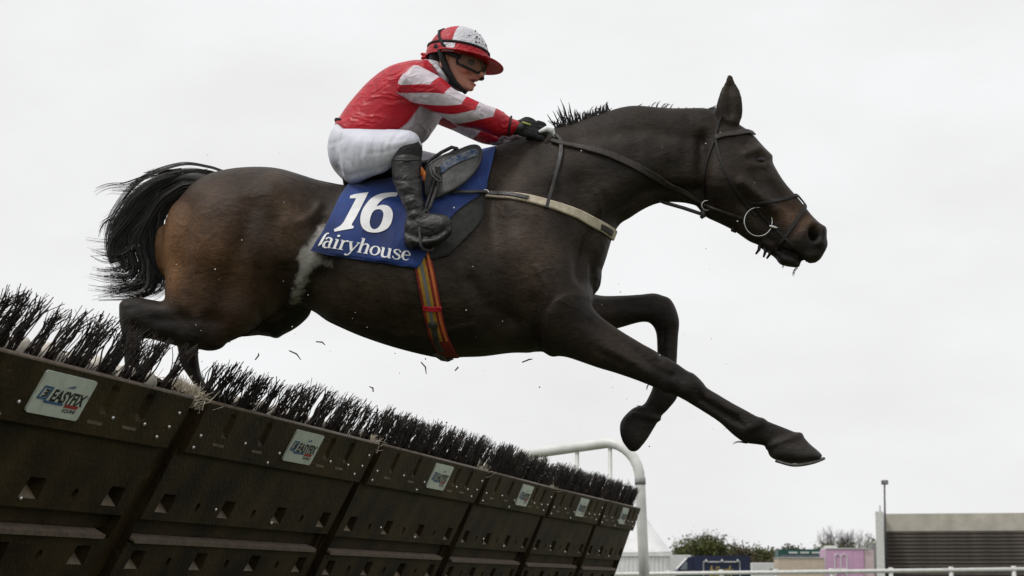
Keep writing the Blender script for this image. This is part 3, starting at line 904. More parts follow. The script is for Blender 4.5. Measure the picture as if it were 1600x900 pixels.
    for k in range(m_):
        xx = x0 + .10 + (x1 - x0 - .22) * k / (m_ - 1); hh = .026 + .022 * math.sin(k * 1.7 + i) * math.sin(k * .61) + .012 * g.random()
        for ang in range(7):
            aa = math.pi * ang / 6
            V.append((xx, -.115 - .028 * math.cos(aa), -.02 + hh * math.sin(aa)))
    for k in range(m_ - 1):
        for j in range(6): Fc.append((k * 7 + j, (k + 1) * 7 + j, (k + 1) * 7 + j + 1, k * 7 + j + 1))
    q.add(V, Fc); q.build('foam_packing', M['foam'], root, True, False)
    # frayed straw in the joint on the right
    if i < 5:
        q = MB()
        for k in range([800, 260, 130, 80, 40][i]):
            p = np.array([Lp + .012 + g.normal() * (.036 if i == 0 else .016), -.075 + g.normal() * .03, -.045 + g.random() * .035])
            d = np.array([.2 + g.normal() * .8, g.normal() * .5, .7 + .4 * g.random()]); l = .036 * (.4 + g.random())
            q.tube([p, p + d * l * .5 + g.normal(size=3) * .008, p + d * l + g.normal(size=3) * .012], [.0016, .0014, .0008], 4, False)
        tag(q.build('straw_tuft', M['straw'], root, True, False), kind='stuff')
    HURDLES.append(root)

# white tubular wing at the far end
wg = tag(empty('hurdle_wing', (0, 0, 0)), 'white tubular wing with thin bars curving down to a post beside the hurdle', 'wing')
Yw = 17.0
c1 = W(1000, 745, Yw); ztop = W(950, 690, Yw)[2]
pA = np.array([c1[0], Yw, 0])
dirw = np.array([-.85, .53, 0]); dirw /= np.linalg.norm(dirw)
R_ = .34
tr = .046
# a straight post, a quarter bend, and the top rail running back; its plane faces left and away
post_top = c1[2] - .05
pts = [pA + np.array([.035, 0, 0]), pA + np.array([.02, 0, .6]), pA + np.array([0, 0, ztop - R_])]
for k in range(1, 9):
    q_ = math.pi / 2 * k / 8
    pts.append(pA + dirw * R_ * (1 - math.cos(q_)) + np.array([0, 0, ztop - R_ + R_ * math.sin(q_)]))
for k in (.5, 1.0, 1.5, 2.0, 2.6, 3.2): pts.append(pA + dirw * (R_ + k) + np.array([0, 0, ztop - .085 * k]))
wg.location = pA
q = MB(); q.tube(pts, tr, 14); q.build('frame_tube', M['white_paint'], wg)
for k in (.16, .50, .84, 1.18, 1.54, 1.92, 2.3):
    p = pA + dirw * (R_ + k - .2)
    q = MB(); q.tube([p + np.array([0, 0, .15]), p + np.array([0, 0, ztop - .03 - .085 * max(0, k - .2)])], .019, 8); q.build('bar', M['white_paint'], wg)
q = MB(); q.tube([pA + np.array([0.02, 0, .15]), pA + dirw * 3.4 + np.array([0, 0, .15])], .03, 10); q.build('bottom_tube', M['white_paint'], wg)
zb_ = W(1000, 752, Yw)[2]
q = MB(); q.tube([pA + np.array([.002, 0, zb_ - .03]), pA + np.array([.001, 0, zb_ + .03])], tr + .003, 14); q.build('grey_band', M['galv'], wg)
q = MB(); pe = pA + dirw * 3.5; q.tube([pe, pe + np.array([0, 0, ztop - .26])], tr, 14); q.build('rear_post', M['white_paint'], wg)

# ------------------------------------------------------------------ horse
torso = loft([
    (260, 352, 262, 440, 40, 0), (277, 318, 272, 482, 78, 0), (318, 284, 305, 515, 108, 0), (360, 271, 350, 528, 118, 0),
    (411, 266, 402, 505, 120, 0), (464, 273, 450, 476, 114, 0), (510, 283, 498, 490, 118, 0, .1), (560, 290, 560, 519, 125, 0, .2),
    (620, 280, 622, 540, 128, 0, .25), (690, 262, 688, 554, 124, 0, .3), (745, 240, 745, 557, 112, 0, .36), (800, 220, 800, 551, 98, 0, .38),
    (850, 208, 846, 550, 88, 0, .38), (893, 262, 888, 545, 82, 0, .2), (925, 350, 915, 500, 64, 0, .1), (932, 402, 924, 458, 36, 0)], sub=6, ring=40)
neck = loft([
    (795, 235, 840, 470, 84, 0, .4), (838, 207, 926, 446, 76, 0, .4), (883, 199, 961, 362, 60, 0, .35), (932, 181, 986, 340, 50, 0, .3),
    (984, 166, 1022, 320, 44, 0, .25), (1045, 169, 1060, 317, 42, 0, .15), (1098, 169, 1088, 322, 42, 0), (1128, 174, 1104, 333, 38, 0)], sub=6, ring=32)
head = loft([
    (1104, 172, 1078, 300, 32, 0), (1128, 172, 1088, 322, 40, 0), (1152, 193, 1100, 336, 45, 0, -.1), (1177, 211, 1122, 347, 46, 0, -.15), (1200, 244, 1146, 360, 40, 0, -.15),
    (1223, 281, 1172, 378, 32, 0, -.05), (1245, 307, 1190, 384, 28, 0), (1262, 328, 1205, 394, 27, 0), (1279, 350, 1224, 402, 28, 0, .1), (1289, 361, 1246, 406, 26, 0), (1291, 374, 1268, 408, 19, 0)], sub=6, ring=28)
lip = loft([(1190, 372, 1190, 388, 18, 0), (1212, 380, 1210, 401, 20, 0), (1234, 388, 1228, 413, 20, 0), (1252, 400, 1247, 413, 14, 0)], sub=5, ring=20)
ulip = loft([(1240, 385, 1240, 402, 20, 0), (1262, 388, 1260, 410, 20, 0), (1276, 390, 1274, 410, 15, 0)], sub=5, ring=20)
ear_n = loft([(1119, 188, 1155, 196, 14, -.055), (1118, 168, 1161, 179, 13, -.06), (1124, 146, 1160, 156, 11, -.062), (1130, 129, 1155, 138, 8, -.06), (1137, 116, 1145, 119, 4.5, -.056)], sub=4, ring=14, bulge=.3)
ear_f = loft([(1122, 190, 1150, 196, 13, .055), (1127, 168, 1152, 178, 12, .06), (1129, 150, 1153, 160, 10, .062), (1134, 137, 1150, 144, 7, .06), (1140, 128, 1143, 131, 3, .055)], sub=4, ring=14, bulge=.3)
fore_n = loft([
    (870, 400, 812, 480, 40, -.075), (900, 450, 845, 535, 44, -.10), (922, 483, 882, 555, 40, -.12), (963, 512, 929, 573, 33, -.13), (992, 530, 962, 583, 27, -.125),
    (1024, 548, 999, 596, 23, -.12), (1058, 568, 1036, 611, 21, -.115), (1088, 591, 1064, 622, 19, -.112), (1102, 604, 1082, 633, 16, -.11), (1122, 616, 1103, 646, 14, -.11),
    (1142, 628, 1124, 660, 14, -.11), (1166, 641, 1146, 680, 17, -.11), (1188, 653, 1164, 692, 18, -.11), (1210, 662, 1186, 695, 16, -.11), (1228, 669, 1198, 698, 17, -.11),
    (1252, 680, 1199, 704, 22, -.11), (1266, 694, 1206, 716, 26, -.11), (1280, 706, 1236, 724, 26, -.11), (1286, 713, 1270, 721, 18, -.11)], sub=5, ring=22, bulge=.15)
fore_f = loft([
    (870, 440, 880, 540, 44, .10), (905, 455, 910, 535, 38, .13), (935, 463, 936, 520, 32, .14), (971, 462, 966, 513, 26, .14), (1001, 460, 994, 505, 23, .14), (1028, 459, 1008, 503, 22, .14),
    (1051, 476, 1017, 506, 21, .14), (1061, 500, 1024, 517, 19, .14), (1060, 526, 1026, 533, 16, .14), (1058, 565, 1026, 564, 14, .14), (1058, 598, 1020, 602, 15, .14),
    (1059, 620, 1012, 622, 17, .14), (1044, 640, 1004, 633, 16, .14), (1034, 650, 988, 638, 19, .14), (1024, 666, 969, 660, 23, .14), (1011, 687, 971, 686, 23, .14), (997, 704, 983, 704, 16, .14)], sub=5, ring=22, bulge=.2)
thigh_n = loft([(266, 400, 400, 390, 55, -.11), (258, 445, 400, 440, 58, -.125), (262, 488, 388, 492, 54, -.13), (282, 520, 376, 518, 44, -.13), (306, 538, 352, 535, 30, -.13)], sub=5, ring=26)
gask_n = loft([(345, 440, 345, 540, 42, -.12), (310, 450, 318, 545, 44, -.13), (280, 463, 292, 544, 40, -.13), (258, 471, 262, 537, 34, -.13), (236, 468, 240, 531, 27, -.13), (212, 464, 220, 528, 22, -.13), (195, 466, 204, 524, 19, -.13)], sub=5, ring=24)
can_n = loft([(186, 474, 228, 482, 20, -.13), (187, 500, 223, 512, 19, -.13), (191, 528, 220, 532, 17, -.13), (194, 562, 218, 564, 15, -.13), (197, 600, 219, 600, 15, -.13), (195, 626, 222, 628, 17, -.13),
               (205, 650, 228, 645, 15, -.13), (205, 672, 245, 660, 20, -.13), (212, 692, 252, 682, 23, -.13)], sub=4, ring=20, bulge=.2)
thigh_f = loft([(390, 400, 505, 400, 50, .09), (382, 440, 498, 440, 52, .11), (378, 470, 489, 468, 50, .12), (386, 500, 485, 490, 44, .12), (402, 519, 464, 510, 34, .12), (424, 525, 440, 522, 22, .12)], sub=5, ring=24)
gask_f = loft([(440, 450, 430, 522, 40, .12), (385, 462, 380, 520, 38, .13), (335, 480, 335, 528, 28, .13), (288, 497, 292, 540, 20, .13)], sub=4, ring=20)
can_f = loft([(277, 505, 314, 510, 20, .13), (278, 545, 310, 550, 17, .13), (283, 570, 312, 572, 16, .13), (293, 586, 315, 586, 17, .13), (302, 600, 322, 600, 18, .13), (306, 612, 332, 612, 20, .13)], sub=4, ring=18, bulge=.2)
me = remesh([torso, neck, head, lip, ulip, ear_n, ear_f, fore_n, fore_f, thigh_n, gask_n, can_n, thigh_f, gask_f, can_f], .0072, 8)
hit_d = lambda px, py, poly, s_: np.exp(-(seg_dist(px, py, poly) / s_) ** 2)
relax(me, lambda px, py, yo: np.clip(hit_d(px, py, [(845, 400), (825, 470), (850, 540)], 42) + hit_d(px, py, [(880, 400), (915, 470)], 26) * (yo < 0) + hit_d(px, py, [(400, 400), (385, 500)], 22) * (yo < 0) + .8 * hit_d(px, py, [(265, 400), (300, 440), (340, 440)], 30) * (yo < 0) + .6 * hit_d(px, py, [(1100, 200), (1085, 310)], 16), 0, 1) * (1 - .9 * ((py > 535) | (px > 925))), 60)
YN = (-.9, .02)
sculpt(me, [
    # shoulder, ribs and quarters on both flanks
    ([(905, 290), (925, 440)], 13, -.010), ([(835, 300), (875, 440)], 34, .014), ([(810, 400), (860, 480)], 32, .016), ([(868, 300), (905, 430)], 9, -.006),
    ([(765, 300), (775, 400), (800, 500)], 13, -.011), ([(880, 480), (860, 535)], 16, .010), ([(830, 470), (845, 545)], 9, -.008),
    ([(500, 330), (495, 430)], 24, -.020), ([(455, 470), (480, 420), (500, 380)], 10, .010), ([(430, 305)], 20, .014), ([(465, 300), (520, 300)], 14, -.005),
    ([(360, 320)], 42, .010), ([(292, 320), (285, 400), (300, 480)], 10, -.008), ([(395, 330), (360, 420), (345, 500)], 11, -.007), ([(420, 400), (400, 470)], 26, .010),
    ([(375, 490)], 22, .012), ([(430, 440), (450, 380)], 13, -.008), ([(330, 400)], 30, .008),
    ([(565, 420), (590, 505)], 7, .0030), ([(600, 420), (625, 515)], 7, .0035), ([(636, 430), (660, 520)], 7, .0035), ([(715, 420), (745, 520)], 7, .0030),
    ([(520, 492), (690, 545)], 16, .006),
    # veins and wrinkles
    ([(560, 500), (620, 515), (680, 520), (740, 505)], 2.6, .0022), ([(830, 420), (850, 450), (845, 500)], 2.6, .002), ([(930, 300), (945, 340), (935, 390)], 2.4, .0018), ([(1195, 300), (1205, 318), (1225, 328)], 2.0, .002), ([(1204, 312), (1198, 330)], 2.0, .002),
    ([(470, 345), (490, 325), (500, 310)], 5, .006), ([(486, 350), (506, 328)], 4, -.004), ([(402, 420), (398, 480), (410, 500)], 6, -.004), ([(445, 400), (450, 350)], 10, .008), ([(735, 440), (765, 480), (800, 505)], 9, -.005), ([(800, 330), (830, 345)], 10, .004), ([(1010, 215), (1000, 280)], 8, .003), ([(1062, 205), (1050, 300)], 7, .003),
    # neck
    ([(1085, 300), (1010, 300), (940, 350), (905, 430)], 10, -.010), ([(970, 245), (900, 260)], 34, .010), ([(900, 222), (1000, 205), (1095, 215)], 9, -.005),
    ([(1040, 240), (950, 300)], 12, .004), ([(1075, 200), (1040, 300)], 12, -.004),
    # head
    ([(1128, 285)], 28, .012), ([(1098, 215), (1096, 270), (1100, 318)], 8, -.012), ([(1158, 285), (1180, 303), (1208, 328)], 6, .008), ([(1165, 315), (1200, 350)], 9, -.006),
    ([(1168, 240), (1184, 234), (1200, 246)], 5, .006), ([(1186, 249)], 7, -.004), ([(1163, 222)], 8, -.007), ([(1172, 258), (1196, 258)], 5, .004),
    ([(1205, 290), (1245, 335)], 7, -.004), ([(1270, 362), (1274, 368)], 5.5, -.020), ([(1260, 362), (1268, 351), (1283, 360), (1280, 378)], 5, .007), ([(1256, 409), (1240, 397), (1214, 389)], 3.2, -.011), ([(1225, 404), (1244, 408)], 6, .007), ([(1262, 400), (1274, 398)], 6, .005),
    ([(1140, 135), (1142, 175)], 7, -.008, -.9, -.03), ([(1232, 378), (1250, 372)], 10, .004),
], both=True, gain=2.5)
sculpt(me, [
    ([(925, 505), (1000, 555), (1050, 585)], 6, -.006), ([(945, 545), (1010, 580)], 6, .004), ([(1074, 606)], 9, .006), ([(1095, 622), (1150, 655)], 4.5, -.004), ([(1195, 676), (1230, 688)], 8, -.002),
    ([(1200, 698), (1252, 679)], 3.5, .004),
    ([(245, 500), (330, 500)], 9, -.006), ([(205, 495)], 9, .005), ([(290, 530), (340, 532)], 10, .005),
    ([(1098, 626), (1125, 643), (1160, 664)], 3.5, -.004), ([(1108, 622), (1150, 645)], 4, .003), ([(1172, 668), (1190, 660)], 5, .004), ([(1080, 590), (1092, 603)], 6, .004), ([(1068, 612), (1082, 622)], 5, .003), ([(1000, 548), (1030, 590)], 7, -.003),
    ([(960, 530), (1010, 562), (1045, 580)], 4, .003), ([(934, 548), (990, 575)], 4, -.003), ([(1044, 470), (1046, 500)], 7, .004), ([(1036, 520), (1034, 560)], 4, -.004), ([(1038, 615), (1030, 632)], 6, .004), ([(990, 648), (1028, 654)], 3, .004), ([(985, 478), (1010, 480)], 6, -.003),
], Y=YC, gain=2.2)
V = verts_of(me); px, py = proj(V); yo = V[:, 1] - YC
C = np.tile(np.array([.033, .0235, .0165]), (len(V), 1))
def blob(poly, sig, col, k=1.0, side=None):
    g = np.clip(k * np.exp(-(seg_dist(px, py, poly) / sig) ** 2 / 2), 0, 1)
    if side is not None: g = g * side
    C[:] = C * (1 - g[:, None]) + np.array(col) * g[:, None]
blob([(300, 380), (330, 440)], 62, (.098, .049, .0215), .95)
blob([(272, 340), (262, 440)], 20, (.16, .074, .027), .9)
blob([(340, 300), (420, 300)], 30, (.060, .034, .020), .8)
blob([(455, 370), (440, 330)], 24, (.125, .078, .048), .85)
blob([(540, 450), (640, 480)], 40, (.052, .036, .022), .8)
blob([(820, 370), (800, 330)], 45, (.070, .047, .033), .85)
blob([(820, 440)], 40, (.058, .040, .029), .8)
blob([(960, 250), (1040, 240)], 38, (.026, .0205, .0165), .85)
blob([(1100, 260), (1080, 300)], 16, (.040, .027, .020), .6)
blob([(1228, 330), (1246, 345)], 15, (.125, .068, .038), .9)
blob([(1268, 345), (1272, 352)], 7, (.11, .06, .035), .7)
blob([(1180, 300), (1200, 320)], 14, (.045, .031, .022), .6)
blob([(1276, 372)], 10, (.010, .009, .009), .9)
blob([(1230, 398), (1250, 390)], 14, (.040, .035, .031), .7)
# dark points: legs
pts_leg = [(1010, 570), (1060, 595), (1150, 650), (1260, 700)]
for poly, sg_ in ((pts_leg, 34), ([(1000, 485), (1040, 490), (1043, 600), (990, 690)], 26), ([(200, 480), (205, 600)], 30), ([(295, 560), (300, 600)], 30), ([(240, 500), (300, 520)], 22)):
    blob(poly, sg_, (.021, .0165, .0135), .92)
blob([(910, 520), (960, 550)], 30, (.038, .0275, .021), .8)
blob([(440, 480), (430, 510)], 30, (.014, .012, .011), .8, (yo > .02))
blob([(1212, 708), (1240, 706), (1268, 706), (1278, 712)], 9, (.045, .040, .036), .85)
blob([(985, 672), (1000, 675), (990, 692)], 13, (.040, .036, .033), .85)
# white lather on the flank
lath = np.zeros(len(V))
vr = np.array([(Vector(v) * 1.0)[:] for v in V])
def vnoise(P, s, seed):
    from mathutils import noise
    return np.array([noise.fractal(Vector(p) * s + Vector((seed, 0, 0)), .8, 2.1, 4) for p in P])
sel = np.where((px > 440) & (px < 660) & (py > 320) & (py < 500) & (yo < 0))[0]
nn_ = vnoise(V[sel], 26, 3.1)
d = seg_dist(px[sel], py[sel], [(503, 362), (482, 398), (470, 440), (462, 466)])
d2 = seg_dist(px[sel], py[sel], [(480, 402), (515, 412)])
f = np.clip(1.35 * np.exp(-(d / 13) ** 2) + .9 * np.exp(-(d2 / 14) ** 2) - .25 + nn_ * .55, 0, 1)
lath[sel] = np.clip(np.exp(-(d / 15) ** 2) * .85 + .55 * np.exp(-(d2 / 16) ** 2) + .25 * nn_ * np.exp(-(d / 25) ** 2), 0, 1)
la_ = me.attributes.new('lather', 'FLOAT', 'POINT'); la_.data.foreach_set('value', lath.astype(np.float32))
color_attr(me, 'coat', C)
horse = tag(empty('horse', tuple(W(600, 420, YC))), 'dark bay racehorse leaping over the hurdle with both forelegs stretched ahead', 'horse')
body = link('body', me, M['coat'], horse)
BV = BVHTree.FromPolygons([tuple(v) for v in verts_of(me)], [tuple(p.vertices) for p in me.polygons])
SHELL = [BV]

def hit(px_, py_, off=0.0, fall=True, trees=None, Yf=None):
    """first surface seen at a photo pixel, pushed out by off"""
    d = Vector(ray(px_, py_)).normalized(); best = None
    for t in (trees or [BV]):
        r = t.ray_cast(Vector(CAM), d)
        if r[0] is not None and (best is None or r[3] < best[3]): best = r
    if best is not None:
        n = best[1]
        if n.dot(d) > 0: n = -n
        return np.array(best[0] + n * off), np.array(n)
    if not fall: return None
    q = Vector(W(px_, py_, YC - .02 if Yf is None else Yf))
    r = (trees or [BV])[0].find_nearest(q)
    n = r[1]
    return np.array(r[0] + n * off), np.array(n)

def smooth_rows(A, it=3):
    A = np.array(A, float)
    for _ in range(it):
        B = A.copy(); B[1:-1] = (A[:-2] + 2 * A[1:-1] + A[2:]) / 4; A = B
    return A

def strap(pts, wid, th=.004, off=.003, sub=8, trees=None, sm=3, name='strap', m=None, parent=None, uvs=False, mb=None):
    """a flat strap lying on the surface along traced pixels; wid in photo pixels (number or list)"""
    pp = cr_interp(pts, sub)
    wv = np.full(len(pp), wid, float) if np.isscalar(wid) else np.interp(np.linspace(0, 1, len(pp)), np.linspace(0, 1, len(wid)), wid)
    H = [hit(x, y, off, True, trees) for x, y in pp]
    P = smooth_rows([h[0] for h in H], sm); N = smooth_rows([h[1] for h in H], sm + 2)
    N /= np.linalg.norm(N, axis=1)[:, None]
    T = np.gradient(P, axis=0); T /= np.linalg.norm(T, axis=1)[:, None] + 1e-9
    B = np.cross(T, N); B /= np.linalg.norm(B, axis=1)[:, None] + 1e-9
    V = []; Fc = []
    for i in range(len(P)):
        h = wv[i] / S / 2
        for a, c in ((-1, -.6), (-1, .55), (-.8, 1), (.8, 1), (1, .55), (1, -.6)):
            V.append(P[i] + B[i] * a * h + N[i] * c * th)
    n = 6
    for i in range(len(P) - 1):
        for j in range(n): Fc.append((i * n + j, (i + 1) * n + j, (i + 1) * n + (j + 1) % n, i * n + (j + 1) % n))
    Fc.append(tuple(range(n))[::-1]); Fc.append(tuple((len(P) - 1) * n + j for j in range(n)))
    if mb is not None: mb.add(V, Fc); return
    q = MB(); q.add(V, Fc)
    return q.build(name, m, parent, False)

# eye
e0, en = hit(1187, 249, -.008)
q = MB(); V_, F_ = ellipsoid(e0, (.024, .016, .017), None, 12, 16); q.add(V_, F_)
M['eye'] = mat('dark_eye', (.004, .003, .003), rough=.16, spec=.35)
q.build('eye', M['eye'], horse)
# iron shoe on the leading hoof
M['iron'] = mat('worn_iron', (.10, .095, .09), (.06, .055, .05), 60, rough=.5, metal=.3)
q = MB(); sh = [W(*p) for p in ((1212, 720, YC - .135), (1240, 727, YC - .168), (1268, 723.5, YC - .165), (1286, 717, YC - .12), (1284, 717, YC - .08), (1262, 722, YC - .055), (1222, 721.5, YC - .075))]
q.tube(cr_interp(sh, 5), .0055, 6); q.build('horseshoe', M['iron'], horse)

# hair in strands
def hair(guides, name, parent, seed, r0=.0011):
    """guides: (polyline px, y offset, strands, spread at root px, spread at tip px, length jitter)"""
    g = np.random.default_rng(seed); mb = MB()
    for poly, yo_, n, s0, s1, jit in guides:
        base = cr_interp(poly, 6)
        nl = max(1, n // 11)
        locks = [(g.normal(size=2), g.normal(), 1 - jit * g.random(), 3 + 5 * g.random(), g.random() * 6, .6 + g.random()) for _ in range(nl)]
        for k in range(n):
            a, b, e, fr, ph, am = locks[k % nl]
            a = a + g.normal(size=2) * .26; b = b + g.normal() * .3
            e = e * (1 - .22 * g.random())
            m_ = max(5, int(len(base) * e)); B = base[:m_]
            tt = np.linspace(0, 1, m_)
            sp = s0 + (s1 - s0) * tt ** 1.3
            wob = (np.sin(tt * fr + ph) * s1 * .42 * am + np.sin(tt * (9 + 5 * g.random()) + g.random() * 6) * s1 * .04) * tt
            d = np.gradient(B, axis=0); d /= np.linalg.norm(d, axis=1)[:, None] + 1e-9
            nrm = np.stack([-d[:, 1], d[:, 0]], 1)
            X = B + nrm * (a[0] * sp + wob)[:, None]
            P = np.array([W(x, y, YC + yo_ + b * sp[i] * .7 / S) for i, (x, y) in enumerate(X)])
            rr = r0 * (.6 + .9 * g.random())
            mb.tube(P, rr * (1 - .75 * tt ** 2), 3, False)
    return mb.build(name, M['hair'], parent)
q = loft([(356, 284, 338, 306, 16, 0), (322, 270, 314, 297, 15, 0), (290, 267, 292, 290, 12, 0), (262, 276, 268, 292, 8, 0)], sub=4, ring=14)
qm = MB(); qm.add(*q); tl = qm.build('tail', M['hair'], horse)
hair([
    ([(346, 279), (326, 273), (290, 271), (248, 284), (212, 306), (180, 335), (150, 352)], 0, 60, 4, 15, .45),
    ([(344, 282), (322, 276), (285, 275), (235, 295), (205, 325), (185, 360), (183, 392), (200, 416), (228, 424)], 0, 420, 6, 9, .3),
    ([(340, 288), (320, 283), (285, 284), (245, 308), (222, 340), (206, 375), (212, 403), (235, 420)], 0, 420, 7, 9, .25),
    ([(328, 284), (295, 290), (262, 312), (240, 345), (232, 380), (240, 408), (250, 428), (240, 446), (205, 454), (150, 458)], .01, 330, 6, 9, .3),
    ([(250, 300), (240, 340), (238, 380), (246, 412), (252, 432), (238, 450), (205, 458), (150, 470)], 0, 110, 10, 9, .3),
    ([(230, 330), (200, 360), (190, 385), (165, 390), (116, 388)], 0, 130, 9, 9, .3),
    ([(215, 350), (190, 385), (195, 412), (165, 420), (122, 410)], 0, 150, 9, 9, .3),
    ([(205, 390), (212, 420), (190, 438), (128, 434)], 0, 150, 8, 9, .3),
    ([(230, 405), (230, 445), (190, 455), (134, 460)], 0, 170, 8, 9, .3),
    ([(285, 272), (240, 280), (200, 300), (165, 305), (140, 318)], 0, 30, 5, 10, .5),
    ([(300, 272), (255, 272), (215, 285)], 0, 50, 4, 7, .3),
    ([(235, 320), (205, 345), (172, 350), (160, 385)], 0, 26, 7, 8, .4),
], 'hair', tl, 11, .0013)
# mane
mgu = []
g = np.random.default_rng(21)
for k in range(30):
    x = 868 + 70 * (k / 29) + g.normal() * 2; y = 211 - (x - 868) * .27
    if x > 930: y = 190 - (x - 930) * .1
    L_ = 16 + 46 * max(0, 1 - abs(x - 888) / 40) * (.55 + .5 * g.random()) + g.random() * 6; dx = -4 - 14 * g.random() + (x - 893) * .45
    mgu.append(([(x + 4, y + 10), (x + 1, y - L_ * .2), (x + dx * .5, y - L_ * .6), (x + dx, y - L_ * .9)], -.012 + .02 * g.random(), 11, 2.2, 1.6, .35))
for x, y, dx, dy in ((872, 196, -24, -14), (880, 190, -30, -9), (874, 205, -16, -4), (888, 186, -22, -18), (884, 182, -10, -28)):
    mgu.append(([(x + 10, y + 12), (x, y), (x + dx * .5, y + dy * .6), (x + dx, y + dy)], -.01, 7, 1.5, 3, .3))
for x, dx, dy in ((1022, 12, -10), (1030, 16, -9), (1018, 10, -8), (1040, 15, -11), (1046, 12, -9), (1034, 20, -6), (1010, 10, -5)):
    mgu.append(([(x - 6, 180), (x, 172), (x + dx * .5, 168 + dy * .7), (x + dx, 168 + dy)], 0, 8, 1.2, 2.2, .3))
for k in range(90):
    x = 872 + 78 * k / 89 + g.normal(); y = 207 - (x - 868) * .36
    mgu.append(([(x + 2, y + 12), (x, y), (x - 1 + 5 * g.normal(), y - 13), (x + 1 + 9 * g.normal(), y - 20 - 14 * g.random() * max(.2, 1 - abs(x - 892) / 55))], -.012 + .024 * g.random(), 14, 2.5, 2.2, .45))
for k in range(110):
    x = 930 + 195 * k / 109; y = np.interp(x, [930, 954, 982, 1003, 1024, 1055, 1096, 1128], [185, 175, 166.5, 166, 171, 170.8, 170, 169.5])
    mgu.append(([(x - 6, y + 10), (x, y + 2.5), (x + 4 + 5 * g.random(), y - 2 - 5 * g.random() ** 2)], -.01 + .02 * g.random(), 9, 2.5, 1.6, .35))
for k in range(30):                                        # hair lying down the far side of the crest, ends seen on the near side
    x = 880 + 220 * k / 29; y = np.interp(x, [880, 930, 982, 1055, 1096], [196, 182, 166, 170, 170])
    mgu.append(([(x, y + 1), (x + 2, y + 10), (x + 2, y + 20)], -.035 - .01 * g.random(), 0, 2, 3, .4))
hair(mgu, 'mane', horse, 12, .0011)
# feathers behind the fetlock and knee, chin whiskers
hair([([(1172, 690), (1158, 684), (1140, 676), (1134, 684)], -.11, 10, 2, 4, .4), ([(1168, 692), (1150, 690), (1134, 692)], -.11, 8, 2, 4, .4), ([(1016, 598), (1010, 606), (1008, 614)], -.12, 6, 1, 2, .3),
      ([(1006, 634), (996, 632), (988, 634)], .14, 10, 2, 2, .3), ([(1240, 412), (1232, 420), (1224, 428)], 0, 8, 5, 7, .3), ([(1222, 412), (1218, 418)], 0, 6, 4, 4, .3)], 'hair_tuft', horse, 13, .0009)

# ------------------------------------------------------------------ tack on the horse
def grid_cloth(Lp, Rp, nu, nv, off, name, m, parent, th=.004, ripple=0, vmir=0):
    """cloth between a left and a right traced edge (top to bottom), lying on the horse"""
    Lc = cr_interp(Lp, 8); Rc = cr_interp(Rp, 8)
    tl_ = np.linspace(0, 1, nv + 1)
    Lc = np.stack([np.interp(tl_, np.linspace(0, 1, len(Lc)), Lc[:, i]) for i in (0, 1)], 1)
    Rc = np.stack([np.interp(tl_, np.linspace(0, 1, len(Rc)), Rc[:, i]) for i in (0, 1)], 1)
    G = np.zeros((nv + 1, nu + 1, 3)); Nn = np.zeros_like(G)
    for i in range(nv + 1):
        for j in range(nu + 1):
            k = j / nu
            x, y = Lc[i] * (1 - k) + Rc[i] * k
            G[i, j], Nn[i, j] = hit(x, y, off, True, None, YC - .05)
    for _ in range(3):
        H = G.copy()
        H[1:-1, 1:-1] = (G[:-2, 1:-1] + G[2:, 1:-1] + G[1:-1, :-2] + G[1:-1, 2:] + 2 * G[1:-1, 1:-1]) / 6; G = H
    if ripple:
        for i in range(nv + 1):
            for j in range(nu + 1):
                k = j / nu; v = i / nv
                G[i, j] += Nn[i, j] * ripple * (math.sin(k * 14 + v * 5) * .5 + .5) * v ** 1.5 * (.4 + .6 * math.sin(k * 5 + 1) ** 2)
    V = G.reshape(-1, 3)
    Fc = [(i * (nu + 1) + j, (i + 1) * (nu + 1) + j, (i + 1) * (nu + 1) + j + 1, i * (nu + 1) + j + 1) for i in range(nv) for j in range(nu)]
    me = mesh_from(name, V, Fc)
    # mirror to the far flank
    Vm = V.copy(); Vm[:, 1] = 2 * YC - Vm[:, 1]
    n = len(V)
    allF = Fc + [tuple(i + n for i in f[::-1]) for f in Fc]
    # join the two halves over the back
    allF += [(j, j + 1, n + j + 1, n + j) for j in range(nu)]
    me = mesh_from(name, np.vstack([V, Vm]), allF)
    bm = bmesh.new(); bm.from_mesh(me); bmesh.ops.recalc_face_normals(bm, faces=bm.faces); bm.to_mesh(me); bm.free()
    o = link(name, me, m, parent)
    so = o.modifiers.new('thickness', 'SOLIDIFY'); so.thickness = th; so.offset = 1
    tree = BVHTree.FromPolygons([tuple(v) for v in V], Fc)
    return o, tree

M['pad'] = mat('dark_felt', (.014, .014, .014), (.026, .025, .024), 60, rough=.85, bump=.4, bscale=200)
pad_o, PADT = grid_cloth([(600, 280), (610, 330), (640, 385), (668, 408)], [(760, 262), (756, 312), (750, 348), (700, 400)], 26, 20, .006, 'felt_pad', M['pad'], None, .005)
tag(pad_o, 'dark felt saddle pad showing below the blue cloth in front of the boot', 'saddle pad')
cl = tag(empty('saddle_cloth', tuple(W(620, 290, YC))), 'royal blue number cloth printed with a white 16 under the saddle', 'saddle cloth')
clo, CLT = grid_cloth([(546, 290), (533, 312), (516, 348), (488, 393)], [(776, 233), (763, 282), (752, 304), (702, 345), (652, 421)], 60, 44, .012, 'cloth', M['blue_cloth'], cl, .003, .011)
q = MB()
hem = [hit(488 + (652 - 488) * k, 392.5 + 27.5 * k + 1.5 * math.sin(math.pi * k), .014, True, [CLT, BV])[0] for k in np.linspace(0, 1, 30)]
q.tube(smooth_rows(hem, 2), .0022, 6); q.build('hem', M['blue_cloth'], cl)

